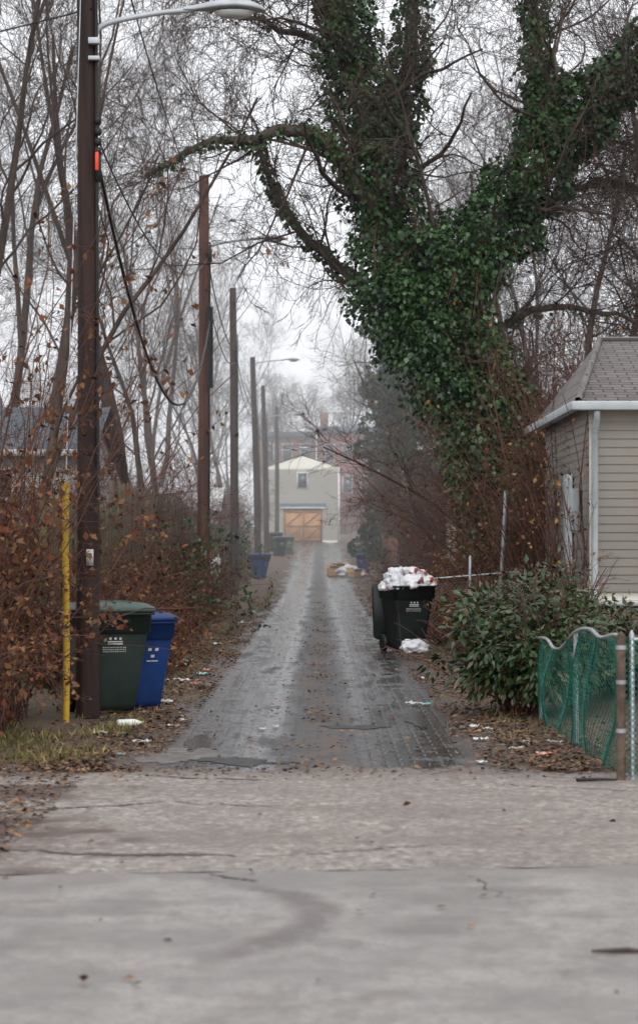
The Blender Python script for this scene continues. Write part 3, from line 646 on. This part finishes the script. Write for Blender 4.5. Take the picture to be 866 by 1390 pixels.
def cart(loc,rz,body,lid,sc=1.0,open_lid=False,label='trash',name='wheeled_bin',wk=1.0):
    root=empty(name,loc,rz)
    W=.60*wk
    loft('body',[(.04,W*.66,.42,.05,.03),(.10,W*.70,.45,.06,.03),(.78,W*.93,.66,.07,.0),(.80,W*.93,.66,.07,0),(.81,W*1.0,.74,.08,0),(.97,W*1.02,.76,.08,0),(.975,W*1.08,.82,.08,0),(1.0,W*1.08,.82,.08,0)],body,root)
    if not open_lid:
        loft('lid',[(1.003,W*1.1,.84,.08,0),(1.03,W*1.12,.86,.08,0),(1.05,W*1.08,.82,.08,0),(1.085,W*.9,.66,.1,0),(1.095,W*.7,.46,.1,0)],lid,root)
        for s in(-1,0,1): box('lid_rib',s*W*.22-.012,s*W*.22+.012,-.3,.3,1.09,1.105,lid,root,.004)
    else:
        l=loft('lid',[(0,W*1.1,.84,.08,0),(.03,W*1.12,.86,.08,0),(.07,W*.9,.66,.1,0)],lid,root); l.location=(0,.48,.60); l.rotation_euler=(math.radians(-96),0,0)
    V,F=tube([(-W*.45,.40,.93),(-W*.45,.50,.97),(W*.45,.50,.97),(W*.45,.40,.93)],.016,8); add('handle',V,F,body,root)
    for s in (-1,1):
        x=s*(W*.40); V,F=tube([(x-.035,.30,.13),(x-.034,.30,.13),(x-.025,.30,.13),(x+.025,.30,.13),(x+.034,.30,.13),(x+.035,.30,.13)],[.01,.11,.13,.13,.11,.01],20); add('wheel',V,F,M_black,root)
    V,F=tube([(-W*.4,.30,.13),(W*.4,.30,.13)],.012,8); add('axle',V,F,M_galv,root)
    yf=lambda z:-(.195+(.33-.195)*(z-.10)/.68)-.0035
    def mark(x0,x1,z0,z1):
        V=[(x0,yf(z0),z0),(x1,yf(z0),z0),(x1,yf(z1),z1),(x0,yf(z1),z1)]; add('marking',V,np.array([[0,1,2,3]]),M_label,root)
    if label=='trash':
        for k in(-1,0,1): mark(k*.05-.012,k*.05+.012,.735,.757)
        mark(-.075,.075,.71,.722); mark(-.075,.075,.688,.70)
        for r,z in enumerate([.655,.635,.615]):
            xx=-.12
            rg=np.random.default_rng(r+5)
            while xx<.11:
                w=rg.uniform(.006,.012); mark(xx,xx+w,z,z+.009); xx+=w+.008
    else:
        for k in range(3):
            a=k*2.094+.5; cx=math.cos(a)*.05;cz=math.sin(a)*.05+.66; mark(cx-.022,cx+.022,cz-.016,cz+.016)
        mark(-.07,.07,.55,.562)
    root.scale=(sc,sc,sc); return root
def put_cart(x,y,rz,*a,**k): return cart((x,y,zg1(x,y)+.0),rz,*a,**k)
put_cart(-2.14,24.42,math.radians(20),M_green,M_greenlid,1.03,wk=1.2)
put_cart(-1.85,25.05,math.radians(32),M_blue,M_blue,.92,label='r',name='recycling_bin',wk=.9)
c3=put_cart(1.40,38.6,math.radians(18),M_greendark,M_greendark,1.06,open_lid=True,wk=1.1)
put_cart(-2.45,100,math.radians(60),M_blue,M_blue,1.0,label='r',name='recycling_bin')
put_cart(-2.2,137,math.radians(20),M_greendark,M_greendark,1.05); put_cart(-1.75,141,math.radians(0),M_greenlid,M_greenlid,1.0); put_cart(-2.6,144,.4,M_greendark,M_green,1.1)
put_cart(1.98,110,math.radians(-20),M_blue,M_blue,.8,label='r',name='recycling_bin')
put_cart(2.35,76,math.radians(10),M_greendark,M_greendark,1.0)

def bag(name,loc,s,seed,mat,parent=None,sq=(1,1,.7)):
    import bmesh
    bm=bmesh.new(); bmesh.ops.create_icosphere(bm,subdivisions=4,radius=1)
    for v in bm.verts:
        c=v.co; n1=mnoise.noise(c*1.6+Vector((seed*3.1,0,0))); n2=abs(mnoise.noise(c*4+Vector((0,seed,0)))); n3=abs(mnoise.noise(c*9+Vector((0,0,seed))))
        v.co=c*(1+.35*n1-.34*n2-.16*n3)
        if v.co.z<-.55: v.co.z=-.55+ (v.co.z+.55)*.1
        v.co=Vector((v.co.x*sq[0]*s,v.co.y*sq[1]*s,(v.co.z)*sq[2]*s))
    me=bpy.data.meshes.new(name); bm.to_mesh(me); bm.free(); me.materials.append(mat)
    me.polygons.foreach_set('use_smooth',[True]*len(me.polygons))
    o=bpy.data.objects.new(name,me); o.location=loc; return link(o,parent)
for i,(x,y,z,s) in enumerate([(-.24,-.2,1.02,.2),(.02,-.22,1.03,.21),(.25,-.15,1.04,.18),(-.12,.1,1.14,.2),(.16,.1,1.12,.22),(-.33,-.05,.98,.15),(.3,.12,1.06,.17),(.05,-.05,1.2,.14)]):
    bag('bag_in_bin',(x,y,z),s,i+1,M_bag if i%3 else M_bagwhite,c3)
bag('trash_bag',(1.50,38.0,.09),.24,21,M_bagwhite,sq=(1,.8,.6))
for i,(x,y,z,s,m) in enumerate([(1.0,105,.18,.36,M_bagwhite),(1.35,106,.2,.4,M_bagwhite),(1.75,104,.16,.3,M_bag)]):
    bag('trash_bag',(x,y,z+zg1(x,y)),s,30+i,m)
def carton(x,y,w,d,h,rz):
    root=empty('cardboard_box',(x,y,zg1(x,y)+.01),rz)
    box('carton',-w/2,w/2,-d/2,d/2,0,h,M_card,root,.005)
    V=[(-w/2,-d/2,h+.002),(w/2,-d/2,h+.002),(w/2,-d/2-.15,h+.09),(-w/2,-d/2-.15,h+.09)]; add('flap',V,np.array([[0,1,2,3]]),M_card,root)
    V=[(-w/2,d/2,h+.002),(w/2,d/2,h+.002),(w/2,d/2+.1,h+.14),(-w/2,d/2+.1,h+.14)]; add('flap',V,np.array([[0,1,2,3]]),M_card,root)
carton(.62,105,.5,.4,.35,.3); carton(.95,107,.6,.4,.4,-.4); carton(1.5,103,.5,.35,.28,.8)
def scrap(x,y,s,seed,mat=M_paper,name='paper_litter'):
    rg=np.random.default_rng(seed); n=7
    u,v=np.meshgrid(np.linspace(-.5,.5,n),np.linspace(-.5,.5,n)); z=np.abs(rg.normal(size=(n,n)))*.10*s+.012
    V=np.stack([u*s*1.4+rg.normal(size=(n,n))*.04*s, v*s+rg.normal(size=(n,n))*.04*s, z],-1).reshape(-1,3)
    i=(np.arange(n-1)[:,None]*n+np.arange(n-1)[None]).ravel(); F=np.stack([i,i+1,i+n+1,i+n],-1)
    o=add(name,V,F,mat,None,False,loc=(x,y,zg1(x,y)+.01)); o.rotation_euler=(0,0,rg.uniform(0,6))
M_teal=simple('teal_wrapper',(.05,.45,.40),(.6,.6,.6),9,.5); M_redw=simple('red_wrapper',(.6,.10,.05),(.7,.5,.4),9,.5)
for i,(x,y,s,m) in enumerate([(-1.5,20.6,.11,M_paper),(-1.35,22.4,.08,M_paper),(-1.3,23.2,.07,M_paper),(-1.62,25.9,.12,M_paper),(-1.7,30,.15,M_paper),(-1.55,31.5,.13,M_teal),(-1.5,32.5,.12,M_redw),(-1.85,33.5,.16,M_paper),(-1.5,29.3,.1,M_redw),(-1.9,35,.14,M_teal),
    (-.52,22.1,.06,M_paper),(-.4,22.4,.05,M_paper),(1.0,25.6,.12,M_paper),(1.13,25.5,.09,M_teal),(1.38,22.3,.12,M_paper),(1.55,22.1,.10,M_paper),(1.62,19.9,.11,M_paper),(1.8,19.4,.12,M_redw),(2.0,20.6,.1,M_paper),(1.35,30.4,.12,M_redw),(1.4,20.9,.09,M_paper),(-1.95,21.6,.12,M_paper),(-1.75,41,.15,M_paper),(-1.6,52,.2,M_paper),(1.6,52,.2,M_paper),(-1.7,60,.2,M_teal),(1.25,18.7,.07,M_paper),(1.5,60,.2,M_paper)]):
    scrap(x,y,s,200+i,m)
rl=np.random.default_rng(55)
for i in range(26):
    sd_=-1 if i%2 else 1; scrap(sd_*(1.5+abs(rl.normal())*.3),19+rl.uniform(0,1)**1.5*32,rl.uniform(.04,.11),300+i,[M_paper,M_paper,M_teal,M_redw,M_card][i%5])
r_=empty('plastic_bottle',(-1.86,22.3,.055),.5)
V,F=tube([(0,0,0),(.005,0,0),(.02,0,0),(.17,0,0),(.21,0,0),(.235,0,0),(.25,0,0)],[.005,.034,.038,.038,.025,.013,.012],12); add('bottle_body',V,F,simple('bottle_plastic',(.35,.55,.55),(.7,.7,.6),9,.25),r_,True)
V,F=tube([(.25,0,0),(.252,0,0),(.27,0,0),(.272,0,0)],[.003,.016,.016,.003],12); add('bottle_cap',V,F,M_yellow,r_)
V,F=tubes(np.array([[(1.83,17.2,.03),(2.0,17.25,.03),(2.12,17.22,.03)]]),np.array([[.014,.012,.007]]),5); add('fallen_stick',V,F,M_black)
V,F=tube([(1.12,9.95,.03),(1.2,9.93,.034),(1.27,9.97,.03),(1.36,9.96,.025)],[.006,.011,.012,.005],6); add('fallen_stick',V,F,M_bark)

# ------------------------------------------------------------------ fences
def picket_fence(name,a,b,h,mat,bw=.14,gap=.012,seed=1,post=None,pointed=False,th=.02,zoff=0):
    rg=np.random.default_rng(seed); a=np.array(a,float);b=np.array(b,float); L=np.linalg.norm(b-a); d=(b-a)/L; nrmv=np.array([d[1],-d[0]])
    root=empty(name,(0,0,0)); V=[];F=[]
    n=int(L/(bw+gap))
    for i in range(n):
        if rg.uniform()<.04: continue
        u=i*(bw+gap); hh=h*(1+rg.normal()*.03); tilt=rg.normal()*.016
        p0=a+d*u; z0=zg1(*p0)+zoff; o=rg.normal()*.008; base=len(V)
        for (uu,zz) in ([(0,0),(bw,0),(bw,hh-.04),(bw*.75,hh),(bw*.25,hh),(0,hh-.04)]):
            for s in (0,th):
                q=p0+d*(uu+tilt*zz)+nrmv*(s+o); V.append((q[0],q[1],z0+zz))
        m=6
        F.append([base+2*k for k in range(m)]); F.append([base+2*k+1 for k in range(m)][::-1])
        for k in range(m): 
            k2=(k+1)%m; F.append([base+2*k,base+2*k+1,base+2*k2+1,base+2*k2])
    F6=np.array([f for f in F if len(f)==6]); F4=np.array([f for f in F if len(f)==4])
    add('boards',V,[F6,F4],mat,root)
    for zz in (.35,h-.4):
        q0=a-nrmv*.03;q1=b-nrmv*.03
        V2,F2=tube([(q0[0],q0[1],zg1(*a)+zz+zoff),(q1[0],q1[1],zg1(*b)+zz+zoff)],.035,4); add('rail',V2,F2,mat,root)
    for u in np.arange(0,L,2.4):
        q=a+d*u-nrmv*.07; box('post',q[0]-.045,q[0]+.045,q[1]-.045,q[1]+.045,zg1(*q)+zoff-.1,zg1(*q)+zoff+h+.05,mat,root)
picket_fence('wooden_fence',(-2.95,26.5),(-3.05,37),2.0,M_moss,seed=3)
picket_fence('wooden_fence',(-3.1,37),(-3.15,60),2.4,M_board,seed=4)
picket_fence('wooden_fence',(-3.3,70),(-3.5,98),2.0,M_board,seed=5)
picket_fence('picket_gate',(-2.85,61.5),(-2.75,67),1.25,M_white,bw=.07,gap=.05,seed=6)
picket_fence('wooden_fence',(2.6,80),(2.7,100),1.8,M_boardred,seed=7)
picket_fence('wooden_fence',(2.45,118),(2.8,160),1.9,M_boardred,seed=8)
def chain(name,a,b,h,wiremat,s=.07,r=.0022,parent=None,toppath=None,z0=.03):
    a=np.array(a,float);b=np.array(b,float);L=np.linalg.norm(b-a);d=(b-a)/L; P=[]
    for c in np.arange(-h,L,s):
        for sg in(1,-1):
            u0,u1=c,c+h; v0,v1=(0,h) if sg==1 else (h,0)
            if u0<0: v0=v0+(v1-v0)*(-u0)/h; u0=0
            if u1>L: f=(L-u0)/(u1-u0); v1=v0+(v1-v0)*f; u1=L
            uu=np.linspace(u0,u1,8); vv=np.linspace(v0,v1,8)
            top=np.interp(uu,toppath[0],toppath[1])/h if toppath else 1
            q=a[None]+d[None]*uu[:,None]; bulge=.07*np.sin(uu*2.2)*np.sin(vv/h*3.14)+.03*np.sin(uu*6+vv*4)
            P.append(np.stack([q[:,0]+bulge*abs(d[1]),q[:,1],z0+vv*top+zg(q[:,0],q[:,1])],-1))
    P=np.array(P); V,F=tubes(P,np.full(P.shape[:2],r),3); return add('chain_mesh',V,F,wiremat,parent)
r_=empty('chain_link_fence',(0,0,0))
tp=([0,.4,1.2,1.9,2.9,3.9,4.6,5.3,6.5],[1.0,1.0,.95,.99,.93,.76,.72,.78,.74])
chain('mesh',(2.17,17.4),(2.12,23.2),1.0,M_fgreen,.062,.0028,r_,tp)
chain('mesh2',(2.17,17.4),(4.8,17.45),1.0,M_fgreen,.045,.0034,r_)
pp=np.array([(2.17-.05*u/6.4,17.4+u,z+.04) for u,z in zip(*tp)]); V,F=tube(spline(pp,40),.016,8); add('top_rail',V,F,M_galv,r_,True)
V,F=tube([(2.17,17.4,-.05),(2.17,17.4,1.05),(2.17,17.4,1.08)],[.034,.034,.004],10); add('corner_post',V,F,M_rustpost,r_,True)
V,F=tube([(2.255,17.42,-.05),(2.25,17.42,1.06),(2.25,17.42,1.09)],[.02,.02,.003],10); add('gate_post',V,F,M_galv,r_,True)
for y,h_ in [(20.3,.98),(23.6,.8)]:
    V,F=tube([(2.16,y,-.05),(2.15,y,h_)],.02,8); add('line_post',V,F,M_galv,r_,True)
V,F=tube([(2.25,17.42,1.02),(4.8,17.45,1.02)],.018,8); add('top_rail',V,F,M_galv,r_,True)
for z in(.35,.7,.95): V,F=tube([(2.17,17.4,z),(2.17,17.4,z+.03)],.038,10); add('band',V,F,M_galv,r_)
r_=empty('chain_link_fence',(0,0,0))
chain('mesh',(1.55,41),(3.4,41),1.05,M_galv,.07,.0025,r_)
for x,z1 in[(1.55,1.12),(2.55,1.5),(3.4,1.2)]:
    V,F=tube([(x,41,-.05),(x+.01,41,z1),(x+.01,41,z1+.03)],[.028,.028,.004],8); add('post',V,F,M_galv,r_,True)
V,F=tube([(1.55,41,1.1),(3.4,41,1.25)],.02,8); add('top_rail',V,F,M_galv,r_,True)
V,F=tube([(2.95,39.9,.3),(3.03,39.9,1.6),(3.08,39.9,2.6)],.035,8); add('leaning_steel_post',V,F,M_galv,None,True)

# ------------------------------------------------------------------ buildings
def siding(name,a,b,z0,z1,lap,mat,root,out=.02):
    a=np.array(a,float);b=np.array(b,float);d=nrm(b-a);nv=np.array([d[1],-d[0]]); V=[];F=[]
    n=int(round((z1-z0)/lap)); lap=(z1-z0)/n
    prof=[]
    for i in range(n): prof+=[(z0+i*lap,out),(z0+(i+1)*lap-.001,.004)]
    for z,o in prof:
        for p in(a,b): V.append((p[0]+nv[0]*o,p[1]+nv[1]*o,z))
    for i in range(len(prof)-1): F.append((2*i,2*i+1,2*i+3,2*i+2))
    return add(name,V,np.array(F),mat,root)
def garage_right():
    root=empty('siding_garage',(0,0,0)); x0=3.72;x1=10.5;y0=33;y1=39.6;zb=.95;ze=3.62;zr=4.72
    box('foundation',x0+.02,x1,y0+.02,y1,-.1,zb-.003,M_found,root)
    box('wall_core',x0+.004,x1-.01,y0+.004,y1-.01,zb,ze,M_sid,root)
    siding('front_siding',(x0,y0),(x1,y0),zb,ze,.115,M_sid,root,.034)
    siding('side_siding',(x0,y1),(x0,y0),zb,ze,.115,M_sid,root,.03)
    box('corner_trim',x0-.036,x0+.07,y0-.042,y0+.06,zb,ze,M_sid,root,.004)
    box('base_trim',x0-.035,x1,y0-.045,y0,zb-.08,zb-.004,M_white,root)
    ym=(y0+y1)/2; ov=.3; ex0=x0-.22; ex1=x1+.2; rx=4.2; e0=y0-ov; e1=y1+ov; zc=ze-.02
    V=[(ex0,e0,zc),(ex1,e0,zc),(ex1,e1,zc),(ex0,e1,zc),(rx,ym,zr),(ex1-1.2,ym,zr),
       (ex0,e0,zc+.05),(ex1,e0,zc+.05),(ex1,e1,zc+.05),(ex0,e1,zc+.05),(rx,ym,zr+.05),(ex1-1.2,ym,zr+.05)]
    add('hip_roof',V,[np.array([(6,7,11,10),(8,9,10,11),(0,1,7,6),(1,2,8,7),(2,3,9,8),(3,0,6,9),(0,3,2,1)]),np.array([(9,6,10),(7,8,11)])],M_shingle,root)
    V,F=tube([(ex0,e0,zc+.06),(rx,ym,zr+.06)],.05,6); add('hip_cap',V,F,M_shingle,root)
    V,F=tube([(rx,ym,zr+.06),(ex1-1.2,ym,zr+.06)],.05,6); add('ridge_cap',V,F,M_shingle,root)
    box('gutter',ex0-.1,ex1,e0-.12,e0-.004,ze-.10,ze+.025,M_gutter,root,.02)
    box('side_gutter',ex0-.11,ex0-.004,e0+.003,e1,ze-.10,ze+.022,M_gutter,root,.015)
    V,F=tube([(x0+.03,e0-.05,ze-.1),(x0+.03,e0-.03,ze-.2),(x0+.03,y0-.10,ze-.38),(x0+.03,y0-.10,zb+.0),(x0+.03,y0-.10,.5)],.045,8); add('downspout',V,F,M_gutter,root)
    box('side_door_frame',x0-.055,x0-.032,35.2,36.3,.5,2.75,M_white,root); box('side_door',x0-.07,x0-.057,35.3,36.2,.5,2.65,M_gutter,root)
    box('electric_meter',x0-.16,x0-.04,34.1,34.45,1.9,2.5,M_gutter,root,.02)
garage_right()
thicket('wall_vine',3.62,33.4,.10,.4,3.0,24,260,120,M_orange,arch=0,c=(3,2),sp=.1)
thicket('wall_vine',3.5,37.8,.12,1.4,4.2,80,500,121,M_dry,arch=0,c=(4,3),sp=.13)
r_=empty('stucco_garage',(0,0,0))
box('walls',3.62,9,62,69,-.1,3.15,M_stucco,r_); box('corner_board',3.50,3.66,61.93,62.1,-.1,3.2,M_garagedoor,r_); box('roof',3.45,9.2,61.8,69.2,3.21,3.33,M_slate,r_)
box('door_frame',4.6,5.9,61.94,61.985,.3,2.5,M_white,r_); box('door',4.7,5.8,61.90,61.935,.3,2.4,M_board,r_)
def house(name,x0,x1,y0,y1,ze,zr,wall,roof,wins=(),zb=-.1):
    r=empty(name,(0,0,0)); z=zg1((x0+x1)/2,y0); box('walls',x0,x1,y0,y1,z+zb,z+ze,wall,r); ym=(y0+y1)/2
    V=[(x0-.3,y0-.35,z+ze),(x1+.3,y0-.35,z+ze),(x1+.3,ym,z+zr),(x0-.3,ym,z+zr),(x0-.3,y1+.35,z+ze),(x1+.3,y1+.35,z+ze)]
    add('roof',V,np.array([(0,1,2,3),(3,2,5,4)]),roof,r)
    V=[(x0,y0,z+ze),(x0,y1,z+ze),(x0,ym,z+zr-.05),(x1,y0,z+ze),(x1,y1,z+ze),(x1,ym,z+zr-.05)]; add('gables',V,np.array([(0,1,2),(3,5,4)]),wall,r)
    box('fascia',x0-.3,x1+.3,y0-.39,y0-.352,z+ze-.12,z+ze+.02,M_white,r)
    for wx,wz in wins:
        box('window_frame',wx-.55,wx+.55,y0-.05,y0-.003,z+wz,z+wz+1.4,M_white,r); box('window_pane',wx-.45,wx+.45,y0-.07,y0-.053,z+wz+.1,z+wz+.65,M_glass,r); box('window_pane',wx-.45,wx+.45,y0-.07,y0-.053,z+wz+.75,z+wz+1.3,M_glass,r)
    return r
house('white_house',-13,-4.9,50,57,3.3,4.4,M_white,M_slate,[(-6.8,1.6),(-9,1.6)])
house('white_shed',-5.8,-3.75,86,91,2.6,3.4,M_white,M_white)
def cream():
    r=empty('cream_garage',(0,0,0)); y=168; z=zg1(0,y); x0=-3.7;x1=1.4
    box('walls',x0,x1,y,y+8,z-.3,z+5.2,M_sidy,r)
    siding('front_siding',(x0,y-.01),(x1,y-.01),z,z+5.2,.2,M_sidy,r,.016)
    xm=(x0+x1)/2
    V=[(x0,y-.02,z+5.2),(x1,y-.02,z+5.2),(xm,y-.02,z+6.0),(x0-.2,y-.1,z+5.12),(xm,y-.1,z+6.1),(x1+.2,y-.1,z+5.12),(x0-.2,y+8,z+5.12),(xm,y+8,z+6.1),(x1+.2,y+8,z+5.12)]
    add('gable',V[:3],np.array([(0,1,2)]),M_sidy,r)
    add('roof',V[3:],np.array([(0,1,4,3),(1,2,5,4)]),M_slate,r)
    box('door_surround',-2.42,.22,y-.12,y-.04,z,z+2.32,M_doorframe,r)
    for a,b in((-2.3,-1.13),(-1.07,.10)):
        box('door_leaf',a,b,y-.16,y-.123,z+.03,z+2.2,M_garagedoor,r)
        for zz in(.1,1.05,2.05): box('door_rail',a+.03,b-.03,y-.19,y-.163,z+zz,z+zz+.12,M_doorframe,r)
        for za,zc in((.22,1.05),(1.17,2.05)):
            V,F=tube([(a+.06,y-.18,z+za),(b-.06,y-.18,z+zc)],.05,4); add('door_brace',V,F,M_doorframe,r)
    V=[(-2.7,y-.3,z+2.42),(.5,y-.3,z+2.42),(.5,y-.03,z+2.7),(-2.7,y-.03,z+2.7)]; add('canopy',V,np.array([(0,1,2,3)]),M_slate,r); box('canopy_fascia',-2.7,.5,y-.33,y-.305,z+2.34,z+2.44,M_white,r)
    box('window_frame',-1.55,-.75,y-.10,y-.04,z+3.7,z+4.9,M_white,r); box('window_pane',-1.45,-.85,y-.13,y-.103,z+3.8,z+4.8,M_glass,r)
    box('corner_trim',x0-.05,x0+.1,y-.1,y-.045,z,z+5.2,M_white,r); box('corner_trim',x1-.1,x1+.05,y-.1,y-.045,z,z+5.2,M_white,r)
cream()
def rows():
    y=228;z=zg1(0,y)
    for k in range(2):
        x0=-5.9+k*5.7; r=empty('brick_rowhouse',(0,0,0)); H=9.6+.5*(k%2); W=5.6
        box('walls',x0,x0+W,y+(k%2)*.6,y+10,z-.5,z+H,M_brick,r); yy=y+(k%2)*.6
        box('cornice',x0-.02,x0+W+.02,yy-.35,yy-.003,z+H-.5,z+H+.1,M_slate,r)
        for wx in(1.2,2.9,4.6):
            for wz in(3.9,6.9):
                box('window_frame',x0+wx-.5,x0+wx+.5,yy-.06,yy-.004,z+wz,z+wz+1.7,M_white,r); box('window_pane',x0+wx-.4,x0+wx+.4,yy-.09,yy-.063,z+wz+.1,z+wz+1.6,M_glass,r)
        box('chimney',x0+.3,x0+1.1,yy+3,yy+4,z+H,z+H+1.6,M_brick,r)
rows()

# ------------------------------------------------------------------ mist
t=bpy.data.materials.new('mist_volume'); t.use_nodes=True; N=t.node_tree.nodes; N.clear()
o=N.new('ShaderNodeOutputMaterial'); v=N.new('ShaderNodeVolumeScatter'); v.inputs['Density'].default_value=.0025; v.inputs['Color'].default_value=(1,1,1,1); v.inputs['Anisotropy'].default_value=.1
t.node_tree.links.new(v.outputs[0],o.inputs['Volume'])
box('mist',-40,40,40,250,-2,18,t)

# ------------------------------------------------------------------ light, sky
w=bpy.data.worlds.new('World'); scn.world=w; w.use_nodes=True; N=w.node_tree.nodes; L=w.node_tree.links
bg=N['Background']; sky=N.new('ShaderNodeTexSky'); sky.sky_type='NISHITA'; sky.sun_disc=False; sky.sun_elevation=math.radians(38); sky.sun_rotation=math.radians(188); sky.air_density=1; sky.dust_density=4
hs=N.new('ShaderNodeHueSaturation'); hs.inputs['Saturation'].default_value=.15; L.new(sky.outputs[0],hs.inputs['Color'])
mx=N.new('ShaderNodeMix'); mx.data_type='RGBA'; mx.inputs[0].default_value=.88; L.new(hs.outputs[0],mx.inputs[6]); mx.inputs[7].default_value=(8.95,9.15,9.6,1)
L.new(mx.outputs[2],bg.inputs[0]); bg.inputs[1].default_value=.145
sd=bpy.data.lights.new('sun','SUN'); sd.energy=1.5; sd.angle=math.radians(30); sd.color=(1,.98,.95); so=bpy.data.objects.new('sun',sd); link(so)
so.rotation_euler=(math.radians(52),0,math.radians(8))

cam=bpy.data.cameras.new('camera'); co_=bpy.data.objects.new('camera',cam); link(co_)
co_.location=(0,0,1.7); co_.rotation_euler=(math.radians(90),0,0)
cam.sensor_fit='VERTICAL'; cam.sensor_height=36; cam.sensor_width=24; cam.lens=85; cam.shift_y=.0324; cam.clip_end=2500
cam.dof.use_dof=True; cam.dof.focus_distance=31; cam.dof.aperture_fstop=3.5
scn.camera=co_
scn.view_settings.view_transform='Standard'; scn.view_settings.look='None'; scn.view_settings.exposure=0
print('done')
